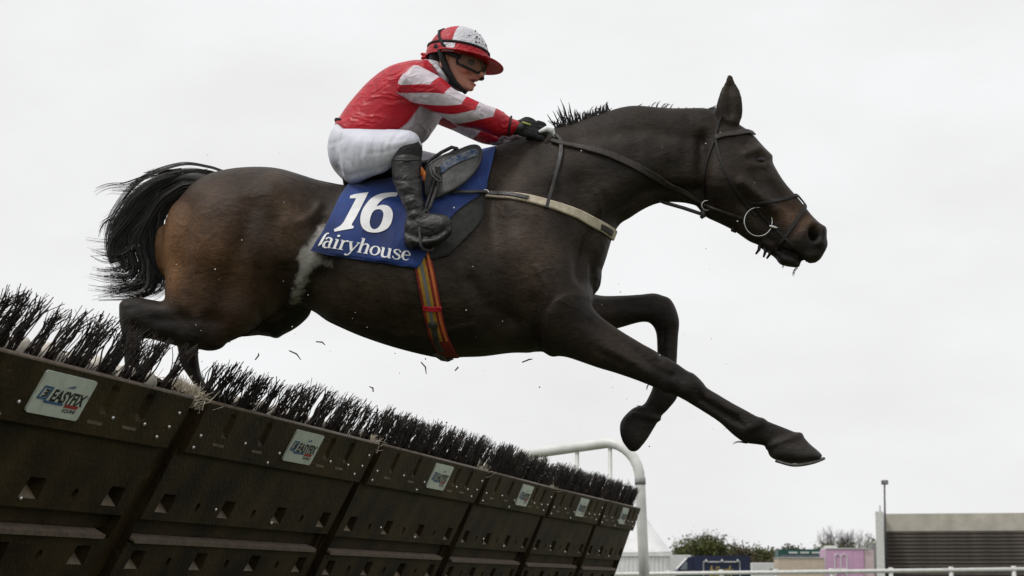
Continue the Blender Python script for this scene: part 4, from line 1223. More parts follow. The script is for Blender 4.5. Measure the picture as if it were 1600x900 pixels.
def flat_shape(polys, res=14):
    """closed 2-D outlines (photo pixels), filled with their holes, cut fine enough to lie on a curved surface"""
    cu = bpy.data.curves.new('shape', 'CURVE'); cu.dimensions = '2D'; cu.fill_mode = 'BOTH'
    for pl in polys:
        sp = cu.splines.new('POLY'); sp.points.add(len(pl) - 1); sp.use_cyclic_u = True
        for p, (x, y) in zip(sp.points, pl): p.co = (x, -y, 0, 1)
    o = bpy.data.objects.new('tmp', cu); COL.objects.link(o)
    dg = bpy.context.evaluated_depsgraph_get(); dg.update()
    me = bpy.data.meshes.new_from_object(o.evaluated_get(dg))
    bpy.data.objects.remove(o); bpy.data.curves.remove(cu)
    bm = bmesh.new(); bm.from_mesh(me)
    bmesh.ops.remove_doubles(bm, verts=bm.verts, dist=.01)
    bmesh.ops.triangulate(bm, faces=bm.faces)
    for _ in range(3):
        ed = [e for e in bm.edges if e.calc_length() > 9]
        if not ed: break
        bmesh.ops.subdivide_edges(bm, edges=ed, cuts=1)
        bmesh.ops.triangulate(bm, faces=bm.faces)
    bm.to_mesh(me); bm.free(); me.materials.clear()
    return me

def print_on(polys, off, name, m, parent, trees):
    me = flat_shape(polys)
    V = verts_of(me)
    set_verts(me, np.array([hit(v[0], -v[1], off, True, trees)[0] for v in V]))
    o = link(name, me, m, parent)
    return o

def sm_closed(p, sub=5):
    p = list(p); A = np.array([p[-1]] + p + [p[0], p[1]], float)
    out = []
    for i in range(1, len(A) - 2):
        p0, p1, p2, p3 = A[i - 1], A[i], A[i + 1], A[i + 2]
        for j in range(sub):
            t = j / sub; out.append(.5 * ((2 * p1) + (-p0 + p2) * t + (2 * p0 - 5 * p1 + 4 * p2 - p3) * t * t + (-p0 + 3 * p1 - 3 * p2 + p3) * t ** 3))
    return [tuple(x) for x in out]

Z2 = lambda P: [(440 + x / 3.75, 180 + y / 3.75) for x, y in P]
one = Z2([(401, 494), (404, 478), (430, 470), (512, 457), (500, 480), (440, 600), (414, 643), (414, 652), (426, 656), (420, 668), (316, 687), (311, 674), (350, 652), (368, 630), (438, 494)])
six_o = Z2(sm_closed([(678, 461), (672, 482), (640, 484), (600, 497), (572, 520), (560, 540), (590, 532), (628, 540), (650, 572), (648, 620), (625, 665), (580, 688), (535, 692), (495, 682), (468, 652), (463, 605), (480, 552), (520, 500), (570, 471), (625, 461)], 4))
six_i = Z2(sm_closed([(562, 558), (584, 560), (597, 582), (590, 622), (572, 658), (545, 673), (524, 662), (516, 632), (525, 592), (542, 566)], 4))
CT = [CLT]
print_on([one], .0058, 'numeral', M['white_print'], cl, CT)
print_on([six_o, six_i], .0058, 'numeral', M['white_print'], cl, CT)

# the course name in a seriffed face, drawn as strokes in letter units (x-height 1, baseline 0)
def circ(cx, cy, rx, ry, a0, a1, n=14):
    return [(cx + rx * math.cos(math.radians(a0 + (a1 - a0) * k / n)), cy + ry * math.sin(math.radians(a0 + (a1 - a0) * k / n))) for k in range(n + 1)]
TK, TN = .21, .095
GL = {  # strokes: (points, [widths]) ; advance
    'f': ([([(.05, .02), (.22, .3), (.30, .9), (.42, 1.35), (.62, 1.42)], [.03, TK, TK, .14, .12])], .42),
    'a': ([(circ(.36, .30, .27, .30, 60, 330), [.06, .12, TK, TK, .12, .06]), ([(.12, .80), (.25, .97), (.42, .98), (.58, .86), (.60, .6), (.60, .16), (.66, .03), (.80, .06)], [.14, .10, .11, TK, TK, TK, .13, .05])], .84),
    'i': ([([(.22, .97), (.22, .04)], [TK, TK]), ([(.03, .93), (.2, .97)], [.07, .07]), ([(.04, .03), (.42, .03)], [.07, .07]), (circ(.2, 1.32, .06, .06, 0, 360, 8), [.12])], .46),
    'r': ([([(.22, .97), (.22, .04)], [TK, TK]), ([(.03, .93), (.2, .97)], [.07, .07]), ([(.04, .03), (.46, .03)], [.07, .07]), ([(.26, .62), (.36, .86), (.50, .97), (.62, .90)], [.07, .08, .12, .20])], .66),
    'y': ([([(.14, .94), (.44, .08)], [TK, TK]), ([(.80, .94), (.50, .12), (.34, -.32), (.16, -.42), (.04, -.33)], [TN, TN, .10, .13, .18]), ([(.0, .96), (.34, .96)], [.07, .07]), ([(.64, .96), (.92, .96)], [.07, .07])], .86),
    'h': ([([(.22, 1.5), (.22, .04)], [TK, TK]), ([(.03, 1.46), (.2, 1.5)], [.07, .07]), ([(.04, .03), (.42, .03)], [.07, .07]), ([(.27, .66), (.40, .90), (.58, .98), (.74, .84), (.76, .6), (.76, .04)], [.06, .08, .13, TK, TK, TK]), ([(.58, .03), (.95, .03)], [.07, .07])], .98),
    'o': ([(circ(.44, .49, .34, .45, 90, 450, 24), [.08, TK + .02, .08, TK + .02, .08])], .88),
    'u': ([([(.20, .95), (.20, .34), (.26, .08), (.46, .02), (.62, .14), (.72, .36)], [TK, TK, TK, .13, .08, .06]), ([(.74, .97), (.74, .14), (.80, .03), (.93, .05)], [TK, TK, .13, .06]), ([(.02, .93), (.2, .95)], [.07, .07]), ([(.56, .93), (.74, .96)], [.07, .07])], .98),
    's': ([([(.62, .74), (.56, .93), (.36, .98), (.16, .88), (.16, .70), (.34, .55), (.54, .42), (.62, .24), (.50, .05), (.28, .02), (.12, .10), (.06, .28)], [.14, .08, .08, .13, .17, .2, .2, .17, .12, .08, .08, .14])], .72),
    'e': ([([(.14, .54), (.68, .56)], [.07, .07]), (circ(.42, .50, .30, .46, 8, 320, 22), [.12, .10, .08, TK, TK + .02, .14, .09, .05])], .80),
}
def stroke_poly(pts, wd):
    P = np.array(pts, float)
    if len(P) > 2 and np.hypot(*(P[0] - P[-1])) > 1e-6: P = cr_interp(P, 4)
    n = len(P); wv = np.interp(np.linspace(0, 1, n), np.linspace(0, 1, len(wd)), wd) if len(wd) > 1 else np.full(n, wd[0])
    T = np.gradient(P, axis=0); T /= np.linalg.norm(T, axis=1)[:, None] + 1e-9
    N = np.stack([-T[:, 1], T[:, 0]], 1)
    return P + N * wv[:, None] / 2, P - N * wv[:, None] / 2
word = [('f', .0)] + [(c, 0) for c in 'airyhouse']
adv = -.12; tot = sum(GL[c][1] for c, _ in word) - .12
base = cr_interp([(497, 386), (520, 388.5), (560, 395), (600, 402.5), (641, 408.5)], 10)
cum = np.concatenate([[0], np.cumsum(np.hypot(*np.diff(base, axis=0).T))]); XH = 15.2
def on_base(u):
    s_ = u / tot * cum[-1]
    p = np.array([np.interp(s_, cum, base[:, i]) for i in (0, 1)]); p2 = np.array([np.interp(s_ + 1, cum, base[:, i]) for i in (0, 1)])
    t_ = p2 - p; t_ /= np.linalg.norm(t_) + 1e-9
    return p, t_
for c, _ in word:
    qb = MB(); nst_ = 0
    slant = .30 * max(0, 1 - adv / tot * 1.15)
    for pts, wd in GL[c][0]:
        a, b = stroke_poly(pts, wd)
        V = []
        for side in (a, b):
            for x, y in side:
                p, t_ = on_base(adv + x * .98)
                up_ = np.array([t_[1], -t_[0]])
                xy = p + up_ * y * XH + t_ * y * slant * XH
                V.append(hit(xy[0], xy[1], .0055 + .0003 * nst_, True, CT)[0])
        n = len(a); qb.add(V, [(i, i + 1, n + i + 1, n + i) for i in range(n - 1)]); nst_ += 1
    me = qb.mesh('letter', False)
    link('letter', me, M['white_print'], cl)
    adv += GL[c][1]

# racing saddle
sd = tag(empty('racing_saddle', tuple(W(650, 270, YC))), 'small black racing saddle with its piped flap lifted beside the boot', 'saddle')
q = MB(); q.add(*loft([(540, 276, 543, 296, 40, 0, -.2), (575, 270, 576, 293, 52, 0, -.2), (620, 262, 622, 285, 56, 0, -.2), (670, 256, 672, 274, 46, 0, -.2), (705, 246, 708, 262, 34, 0, -.2), (728, 236, 732, 256, 26, 0, -.2)], sub=5, ring=24, pw=.8))
q.build('seat', M['leather'], sd)
def flap_y(x, y): return YC - .15 - .10 * np.clip((y - 229) / 80, 0, 1.3) - .012 * math.sin((x - 660) / 90 * math.pi)
def fl(poly, dy=0.0): return [W(x, y, flap_y(x, y) - dy) for x, y in poly]
outl = sm_closed([(672, 309), (664, 290), (668, 262), (690, 246), (712, 238), (736, 229), (748, 231), (751, 243), (744, 262), (728, 281), (704, 297)], 5)
me = flat_shape([outl]); V = verts_of(me)
set_verts(me, np.array([W(v[0], -v[1], flap_y(v[0], -v[1])) for v in V]))
M['flap'] = mat('flap_leather', (.035, .035, .034), (.075, .075, .073), 22, rough=.5, bump=.3, bscale=90, detail=8)
o = link('flap', me, M['flap'], sd); so = o.modifiers.new('t', 'SOLIDIFY'); so.thickness = .014; so.offset = 0
q = MB(); q.tube(fl(outl + outl[:1], .003), .0075, 8, False); q.build('piping', M['leather'], sd)
M['dusty_blue'] = mat('dusty_blue_suede', (.03, .06, .13), (.22, .22, .20), 55, rough=.9, bump=.3, detail=8, lo=.42, hi=.7)
kn = sm_closed([(686, 270), (692, 254), (708, 244), (724, 238), (738, 232.5), (746, 235), (745, 243), (728, 249), (708, 258), (692, 271)], 5)
me = flat_shape([kn]); V = verts_of(me)
set_verts(me, np.array([W(v[0], -v[1], flap_y(v[0], -v[1]) - .011) for v in V]))
link('knee_roll', me, M['dusty_blue'], sd)
q = MB(); q.tube(fl([(688, 273), (700, 263), (722, 251.5), (746, 243.5)], .011), .002, 6); q.build('seam', M['leather'], sd)
M['purple_cloth'] = mat('grey_purple_cloth', (.20, .19, .24), (.27, .26, .31), 12, rough=.8, bump=.3)
q = MB(); q.tube([W(x, y, YC - .135) for x, y in ((664, 266), (672, 250), (690, 238), (706, 230), (714, 232), (716, 240))], .007, 8); q.build('pommel_edge', M['leather'], sd)
pomm = sm_closed([(690, 262), (694, 246), (704, 238), (712, 234), (716, 239), (710, 248), (700, 260), (694, 270)], 5)
me = flat_shape([pomm]); V = verts_of(me)
set_verts(me, np.array([W(v[0], -v[1], YC - .115) for v in V])); o = link('pommel_roll', me, M['leather'], sd); so = o.modifiers.new('t', 'SOLIDIFY'); so.thickness = .03; so.offset = 0
# stirrup leather with its buckle, and the iron round the boot
q = MB()
def yy(y): return YC - .20 - .13 * np.clip((y - 250) / 90, 0, 1)
for dx in (0, 7):
    q.tube([W(681 + dx * .7, 262, yy(262)), W(676 + dx, 290, yy(290) - .01), W(666 + dx, 320, yy(325)), W(661 + dx * .6, 336, yy(340))], [.007] * 4, 6)
q.build('stirrup_leather', M['leather'], sd)
q = MB(); q.tube([W(x, y, YC - .285) for x, y in ((672, 262), (674, 274), (684, 283), (690, 284), (688, 279), (679, 272), (677, 262))], .006, 8); q.build('buckle_keeper', M['flap'], sd)
q = MB(); q.tube([W(x, y, YC - .305) for x, y in ((659, 275), (660, 262), (663, 270), (662, 282))], .006, 6)
M['orange'] = mat('orange_elastic', (.55, .16, .03), (.45, .10, .03), 40, rough=.7); q.build('elastic_loop', M['orange'], sd)
q = MB(); ir = [W(662, 330, YC - .345), W(656, 350, YC - .375), W(658, 384, YC - .385), W(668, 391, YC - .36), W(677, 386, YC - .325), W(674, 350, YC - .315), W(667, 330, YC - .33)]
q.tube(cr_interp(ir + ir[:1], 5), .0055, 8, False); q.build('stirrup', M['flap'], sd)
# girth: red webbing with yellow lines round a grey middle
M['girth_red'] = mat('girth_red', (.22, .016, .01), (.15, .012, .008), 50, rough=.8, bump=.3, bscale=300)
M['girth_yellow'] = mat('girth_yellow', (.36, .20, .02), (.26, .14, .015), 50, rough=.8, bump=.3, bscale=300)
M['girth_grey'] = mat('girth_grey', (.10, .12, .12), (.14, .15, .15), 50, rough=.8, bump=.3, bscale=300)
GR = [(652, 392), (660, 425), (667, 460), (675, 500), (684, 530), (700, 560)]
gi = strap([(x + 4, y) for x, y in GR], 28, .004, .006, name='girth', m=M['girth_red'], parent=sd)
strap([(x - 4.5, y) for x, y in GR[:5]], 5, .002, .0105, name='stripe', m=M['girth_yellow'], parent=gi)
strap([(x + 5.5, y) for x, y in GR[:5]], 5, .002, .0105, name='stripe', m=M['girth_yellow'], parent=gi)
strap([(x + .5, y) for x, y in GR[:5]], 5, .002, .0107, name='stripe', m=M['girth_grey'], parent=gi)
strap([(x + 14, y) for x, y in GR[:5]], 4, .002, .0105, name='stripe', m=M['orange'], parent=gi)
strap([(660, 479), (675, 481), (690, 480)], 7, .004, .014, name='keeper', m=M['red_silk'], parent=gi)
strap([(669, 503), (676, 505), (683, 504)], 9, .006, .015, name='buckle', m=M['leather'], parent=gi)
strap([(677, 505), (682, 530), (690, 545)], 9, .004, .013, name='buckle_strap', m=M['leather'], parent=gi)
strap([(684, 551), (698, 560), (708, 561)], 14, .008, .006, name='pad', m=M['leather'], parent=gi)

# breast girth and neck strap
bg_ = tag(empty('breast_girth', tuple(W(850, 320, YC))), 'cream breast girth strapped across the chest with a black neck strap', 'breast girth')
strap([(757, 305), (790, 306), (825, 311), (862, 321), (900, 334), (935, 352), (962, 369)], [9, 11, 13, 14, 15, 16, 17], .006, .006, name='chest_strap', m=mat('cream_webbing', (.56, .49, .38), (.44, .38, .29), 35, rough=.85, bump=.35, bscale=160, detail=8), parent=bg_)
strap([(700, 305.5), (730, 305), (758, 304)], 5, .004, .019, trees=[BV, CLT], name='side_strap', m=M['leather'], parent=bg_)
strap([(758, 304), (790, 305), (826, 312)], 6.5, .004, .0135, name='billet', m=M['leather'], parent=bg_)
strap([(936, 355), (944, 359), (952, 364)], 9, .003, .013, name='dark_patch', m=M['brown_leather'], parent=bg_)
strap([(868, 213), (876, 222), (876, 245), (866, 280), (858, 305), (853, 326)], [5, 6, 7, 5.5, 5, 6], .004, .008, name='neck_strap', m=M['leather'], parent=bg_)
h0 = hit(757, 304, .012)[0]
q = MB(); q.tube([h0 + .011 * np.array([math.cos(a), -.1, math.sin(a)]) for a in np.linspace(0, 2 * math.pi, 15)], .003, 6, False); q.build('ring', M['steel'], bg_)

# bridle
br = tag(empty('bridle', tuple(W(1180, 300, YC))), 'dark leather bridle with ring bit and crossed noseband on the horse', 'bridle')
def head_strap(pts, wd, name, m='brown_leather', off=.005, parent=None): return strap(pts, wd, .0035, off, name=name, m=M[m], parent=parent or br)
head_strap([(1118, 216), (1130, 212), (1150, 209), (1166, 207), (1176, 210)], [8, 8, 9, 9, 9], 'browband', off=.007)
head_strap([(1128, 180), (1118, 210), (1126, 250), (1145, 290), (1170, 325), (1181, 337)], 4.5, 'cheekpiece', 'dark_leather', .003)
head_strap([(1118, 214), (1106, 250), (1100, 290), (1102, 326)], 3.5, 'throat_lash', 'dark_leather', .002)
head_strap([(1176, 317), (1200, 316), (1225, 311), (1245, 306), (1261, 312)], [5, 5, 6, 6, 6], 'noseband', 'dark_leather', off=.006)
head_strap([(1261, 313), (1253, 332), (1238, 354), (1226, 372), (1210, 390)], [6, 7, 6, 5, 5], 'grackle_strap', 'dark_leather', off=.006)
head_strap([(1176, 318), (1200, 345), (1226, 371), (1240, 385)], 4, 'grackle_strap', 'dark_leather', off=.0055)
q = MB(); hb = hit(1183, 347, .014)
n = hb[1]; e1 = np.cross(n, [0, 1, .001]); e1 = np.array([1, 0, 0]) - n * n[0]; e1 /= np.linalg.norm(e1); e2 = np.cross(n, e1)
q.tube([hb[0] + 22.5 / S * (math.cos(a) * e1 + math.sin(a) * e2) for a in np.linspace(0, 2 * math.pi, 41)], .0022, 8, False); q.build('bit_ring', M['steel'], br)
hb2 = hit(1203, 354, .018)[0]; hb3 = hit(1216, 357, .004)[0]
q = MB(); q.tube([hb2, (hb2 + hb3) / 2, hb3], [.007, .006, .005], 8); q.build('bit_mouthpiece', M['steel'], br)
# curb chain end and chin straps
q = MB()
q = MB()
for pts in ([(1188, 382), (1186, 393), (1181, 400)], [(1195, 386), (1196, 396), (1193, 405)], [(1201, 390), (1203, 400), (1198, 407)], [(1146, 357), (1144, 363), (1150, 366)]):
    q = MB(); q.tube([W(x, y - 3, YC - .02) for x, y in pts], [.008, .007, .004], 6); q.build('chin_strap', M['dark_leather'], br)
for (rx, ry, rr) in ((1104, 321, 7.5),):
    h_, n_ = hit(rx - 3, ry - 6, .012); h_ = W(rx, ry, h_[1])
    q = MB(); q.tube([h_ + rr / S * (math.cos(a) * np.array([1, 0, 0]) + math.sin(a) * np.array([0, -.15, 1])) for a in np.linspace(0, 2 * math.pi, 25)], .0026, 8, False); q.build('martingale_ring', M['steel'], br)
    q = MB(); q.tube([h_ + np.array([-.012, 0, -.018]), h_ + np.array([-.014, 0, -.040]), h_ + np.array([-.022, 0, -.048])], [.010, .011, .006], 8); q.build('rein_stop', M['leather'], br)
# reins: from the hands over the neck to the bit, and the martingale branch
strap([(862, 222), (884, 228), (930, 237), (960, 246), (1000, 264), (1040, 284), (1066, 297), (1085, 309), (1104, 320)], [7, 9, 11, 11, 11, 10, 8, 6, 4], .005, .009, name='rein', m=M['brown_leather'], parent=br)
strap([(1104, 320), (1125, 327), (1150, 336), (1166, 342)], [4, 4, 4, 4], .004, .010, name='rein', m=M['brown_leather'], parent=br)
a0 = W(1028, 311, YC - .06)
q = MB(); q.tube([W(1010, 305, YC + .02), W(1040, 317, YC - .02), W(1068, 325, YC - .05), W(1095, 334, YC - .07)], .007, 8); q.build('martingale_strap', M['leather'], br)
q = MB(); q.tube([W(862, 213, YC - .05), W(900, 222, YC + .09), W(1000, 262, YC + .13), W(1090, 312, YC + .13), W(1183, 350, YC + .08)], .006, 6); q.build('rein', M['brown_leather'], br)

# ------------------------------------------------------------------ rider
person = tag(empty('person', tuple(W(590, 230, YC))), 'crouching jockey in red and white silks, white breeches, goggles and capped helmet', 'person')
def mirror(V): V = np.array(V).copy(); V[:, 1] = 2 * YC - V[:, 1]; return V
# head frame: nose turned towards the camera and down, crown tilted away
def Rm(ax, a):
    c, s_ = math.cos(a), math.sin(a)
    return np.array({'x': [[1, 0, 0], [0, c, -s_], [0, s_, c]], 'y': [[c, 0, s_], [0, 1, 0], [-s_, 0, c]], 'z': [[c, -s_, 0], [s_, c, 0], [0, 0, 1]]}[ax])
HR = Rm('z', math.radians(-28)) @ Rm('y', math.radians(8)) @ Rm('x', math.radians(-8))
HC = W(716.5, 90, YC - .03)
def hd(P): return np.atleast_2d(np.array(P, float)) @ HR.T + HC
def hell(c, r, n=12, m=18, R=None):
    V, Fc = ellipsoid(c, r, R, n, m); return hd(V), Fc
def hring(secs, ring=20):
    """stack of horizontal ovals in the head frame: (z, x front, x back, half width)"""
    R = cr_interp(secs, 4); V = []
    for z, xf, xb, hw_ in R:
        for j in range(ring):
            q = 2 * math.pi * j / ring; c, s_ = math.cos(q), math.sin(q)
            V.append(((xf + xb) / 2 + c * (xf - xb) / 2, s_ * hw_ * (1 - .12 * max(c, 0)), z))
    k = len(R)
    Fc = [(i * ring + j, i * ring + (j + 1) % ring, (i + 1) * ring + (j + 1) % ring, (i + 1) * ring + j) for i in range(k - 1) for j in range(ring)]
    Fc.append(tuple(range(ring))[::-1]); Fc.append(tuple((k - 1) * ring + j for j in range(ring)))
    return hd(V), Fc
parts = [hring([(.105, .03, -.05, .03), (.085, .075, -.085, .062), (.04, .092, -.1, .076), (0, .094, -.1, .078), (-.04, .088, -.085, .071), (-.075, .086, -.055, .062), (-.10, .082, -.03, .052), (-.122, .078, 0.0, .038), (-.133, .066, .02, .022)]),
         hell((.088, 0, -.048), (.022, .012, .030)), hell((.107, 0, -.066), (.020, .014, .013)), hell((.094, .012, -.069), (.012, .009, .008)), hell((.094, -.012, -.069), (.012, .009, .008)),
         hell((.091, 0, -.0865), (.013, .022, .006)), hell((.086, 0, -.105), (.013, .020, .007)), hell((.078, 0, -.122), (.014, .018, .012)),
         hell((.060, -.044, -.062), (.024, .018, .018)), hell((.060, .044, -.062), (.024, .018, .018)), hell((.085, 0, -.018), (.014, .045, .009)),
         hell((-.012, -.079, -.045), (.016, .008, .030)), hell((-.012, .079, -.045), (.016, .008, .030)),
         loft([(668, 108, 690, 135, 26, -.01), (690, 95, 712, 125, 25, -.02), (705, 85, 722, 110, 22, -.03)], sub=4, ring=20)]
trunk = [(533, 200, 590, 250, 58, 0), (545, 175, 652, 226, 62, 0), (572, 140, 672, 206, 66, 0), (602, 116, 686, 180, 72, 0), (636, 106, 692, 152, 66, 0), (664, 104, 690, 134, 34, 0)]
def slim(secs, k): # the body inside the clothes
    out = []
    for s_ in secs:
        c = np.array([(s_[0] + s_[2]) / 2, (s_[1] + s_[3]) / 2]); h = np.array([s_[0], s_[1]]) - c
        out.append((*(c + h * k), *(c - h * k), s_[4] * k, *s_[5:]))
    return out
arm_n = [(655, 104, 622, 148, 36, -.165), (690, 123, 655, 164, 36, -.185), (713, 143, 688, 180, 32, -.19), (735, 154, 714, 195, 31, -.18), (757, 164, 746, 202, 29, -.16), (780, 172, 770, 211, 25, -.13), (798, 184, 789, 212, 18, -.105), (812, 190, 806, 209, 13, -.09)]
arm_f = [(664, 120, 640, 165, 36, .15), (692, 150, 678, 190, 34, .17), (716, 168, 708, 203, 30, .17), (738, 180, 733, 215, 27, .15), (757, 192, 752, 223, 23, .12), (772, 203, 767, 226, 16, .09), (782, 209, 778, 226, 12, .075)]
thigh = [(536, 200, 540, 284, 46, -.09), (556, 202, 556, 286, 48, -.14), (582, 203, 577, 276, 44, -.185), (611, 203, 600, 268, 38, -.225), (634, 204, 612, 258, 33, -.25), (650, 209, 620, 250, 30, -.26), (657, 219, 634, 243, 26, -.262)]
shin = [(622, 216, 652, 212, 24, -.262), (614, 236, 659, 230, 24, -.262), (612, 256, 658, 252, 25, -.268), (614, 282, 658, 278, 25, -.285), (624, 308, 659, 302, 21, -.305), (634, 330, 662, 322, 19, -.325), (638, 345, 666, 334, 18, -.33)]
for secs in (slim(trunk, .8),): parts.append(loft(secs, sub=4, ring=24))
for secs in (arm_n, arm_f): parts.append(loft(slim(secs, .72), sub=4, ring=16))
for secs in (thigh, shin):
    V, Fc = loft(slim(secs, .72), sub=4, ring=16); parts += [(V, Fc), (mirror(V) + np.array([.10, 0, .0]), [f[::-1] for f in Fc])]
for Y_, x0_ in ((-.085, 815), (.07, 785)):
    parts.append(loft([(x0_ - 5, 192 + (10 if Y_ > 0 else 0), x0_ - 8, 206 + (10 if Y_ > 0 else 0), 7, Y_), (x0_ + 6, 197 + (12 if Y_ > 0 else 0), x0_ + 4, 206 + (12 if Y_ > 0 else 0), 6, Y_)], sub=3, ring=12))
me = remesh(parts, .0046, 3)
V = verts_of(me); loc = (V - HC) @ HR
Ns = normals_of(me)
# mouth opening
dd = np.hypot((loc[:, 2] + .0955) / .006, loc[:, 1] / .017)
mk = (dd < 2.2) & (loc[:, 0] > .06)
V[mk] -= (HR @ np.array([1, 0, 0])) * (.012 * np.exp(-dd[mk] ** 2))[:, None]
set_verts(me, V)
C = np.tile(np.array([.46, .215, .15]), (len(V), 1))
def fb(c, r, col, k=1.0):
    g = np.clip(k * np.exp(-(((loc - np.array(c)) / np.array(r)) ** 2).sum(1)), 0, 1)
    C[:] = C * (1 - g[:, None]) + np.array(col) * g[:, None]
fb((.07, -.045, -.06), (.03, .03, .03), (.48, .17, .12), .7)
fb((.10, 0, -.07), (.016, .016, .012), (.46, .17, .12), .7)
fb((.095, 0, -.0955), (.02, .017, .0055), (.03, .008, .008), 1.0)
fb((.095, 0, -.086), (.016, .02, .005), (.36, .10, .085), .8); fb((.092, 0, -.105), (.014, .02, .006), (.36, .10, .085), .8)
fb((.06, 0, -.125), (.04, .05, .02), (.33, .17, .125), .5); fb((.03, -.05, -.10), (.03, .03, .03), (.34, .165, .12), .5)
for s_ in (-1, 1): fb((.104, s_ * .008, -.077), (.005, .003, .0025), (.10, .035, .025), .8)
hx, hy = proj(V); hood = np.clip((706 + (hy - 118) * .45 - hx) / 3 + .5, 0, 1) * (hy > 97) * (loc[:, 2] < -.02) * (hx > 640) * (hy < 150)
hood = hood * ~((np.abs(loc[:, 1]) > .07) & (loc[:, 2] > -.085) & (loc[:, 0] < .01) & (loc[:, 0] > -.03))
C[:] = C * (1 - hood[:, None]) + np.array([.012, .012, .013]) * hood[:, None]
color_attr(me, 'skin', C)
m = M['skin']; t = m.node_tree; at = t.nodes.new('ShaderNodeAttribute'); at.attribute_name = 'skin'
t.links.new(at.outputs['Color'], t.nodes['Principled BSDF'].inputs['Base Color'])
t.nodes['Principled BSDF'].inputs['Subsurface Weight'].default_value = .08
t.nodes['Principled BSDF'].inputs['Subsurface Scale'].default_value = .01
link('body', me, m, person)
q = MB()
for s_ in (-1, 1):
    V_, F_ = hell((.079, s_ * .032, -.030), (.012, .013, .011), 10, 12); q = MB(); q.add(V_, F_); q.build('eye', M['eye'], person)
# hair showing behind the ear and the dark hood round jaw and nape
q = MB(); V_, F_ = hring([(.03, -.02, -.106, .08), (-.02, -.022, -.106, .0815), (-.055, -.03, -.094, .076), (-.085, -.035, -.075, .062), (-.10, -.04, -.06, .04)], 24); q.add(V_, F_); q.build('hair', M['black_cloth'], person)

# helmet: quartered silk cap, peak, band and straps
hl = None
A_, B_, H_ = .122, .104, .124
def cap_pt(az, k, gr=1.0):        # k 0 rim, 1 crown
    el = k * math.pi / 2
    r_ = math.cos(el) ** .92
    return np.array([A_ * gr * r_ * math.cos(az) - .006, B_ * gr * r_ * math.sin(az), -.004 + H_ * gr * math.sin(el) ** .95])
def cap_part(az0, az1, k0, k1, name, m, gr=1.0, parent=None, na=28, nk=18, ruck=.0):
    V = []; g = np.random.default_rng(5)
    for i in range(nk + 1):
        for j in range(na + 1):
            az = az0 + (az1 - az0) * j / na; k = k0 + (k1 - k0) * i / nk
            P = cap_pt(az, k, gr)
            P = P * (1 + ruck * (math.sin(az * 17 + k * 9) * .5 + .5 * math.sin(az * 31 - k * 14)) * (1 - k))
            V.append(P)
    Fc = [(i * (na + 1) + j, i * (na + 1) + j + 1, (i + 1) * (na + 1) + j + 1, (i + 1) * (na + 1) + j) for i in range(nk) for j in range(na)]
    q = MB(); q.add(hd(V), Fc); return q.build(name, m, parent or person)
R = math.radians
hl = cap_part(R(-180), R(180), 0, 1, 'helmet', M['black_cloth'], .975, None, 48, 16)
cap_part(R(-78), R(12), .11, 1, 'cap_quarter', M['white_silk'], 1.0, hl, ruck=.008)
cap_part(R(-168), R(-78), .11, 1, 'cap_quarter', M['red_silk'], 1.0, hl, ruck=.008)
cap_part(R(12), R(102), .11, 1, 'cap_quarter', M['red_silk'], 1.0, hl, ruck=.008)
cap_part(R(102), R(192), .11, 1, 'cap_quarter', M['white_silk'], 1.0, hl, ruck=.008)
cap_part(R(-180), R(180), -.06, .115, 'cap_band', M['red_silk'], 1.02, hl, 64, 4, .012)
cap_part(R(-92), R(-70), -.05, .105, 'white_patch', M['white_silk'], 1.035, hl, 8, 3)
# mud flecks on the white front of the cap
g = np.random.default_rng(4); q = MB()
for k in range(16):
    c = cap_pt(R(-22 + 13 * g.normal()), .36 + .16 * g.normal(), 1.012); V_, F_ = hell(c, (.0016 + .0022 * g.random(), .002 + .003 * g.random(), .0014 + .0016 * g.random()), 5, 6); q.add(V_, F_)
tag(q.build('mud_fleck', M['twig'], hl), kind='stuff')
# peak
V = []; na, nr_ = 40, 7
for i in range(nr_ + 1):
    for j in range(na + 1):
        az = R(-97 + 194 * j / na); k = i / nr_
        e = cap_pt(az, -.02, 1.0); w_ = .066 * max(0, math.cos(az * .90)) ** .75
        dr = np.array([math.cos(az), math.sin(az) * .95, 0]); V.append(e + dr * w_ * k + np.array([0, 0, .002 - .016 * (w_ / .066) * k ** 1.3]))
Fc = [(i * (na + 1) + j, (i + 1) * (na + 1) + j, (i + 1) * (na + 1) + j + 1, i * (na + 1) + j + 1) for i in range(nr_) for j in range(na)]
q = MB(); q.add(hd(V), Fc); o = q.build('peak', M['red_silk'], hl); so = o.modifiers.new('t', 'SOLIDIFY'); so.thickness = .005; so.offset = 0
q = MB(); q.tube(hd([V[nr_ * (na + 1) + j] for j in range(na + 1)]), .0035, 6); q.build('peak_edge', M['red_silk'], hl)
q = MB(); kn_ = cap_pt(R(-172), .02, 1.02)
for dz, dx, sc_ in ((0.006, -.03, 1), (-.012, -.026, .8)):
    V_, F_ = hell(kn_ + np.array([dx * .5, 0, dz * .6]), (.019 * sc_, .010, .0075), 8, 10, Rm('y', dz * 30)); q.add(V_, F_)
q.build('ribbon_bow', M['red_silk'], hl)
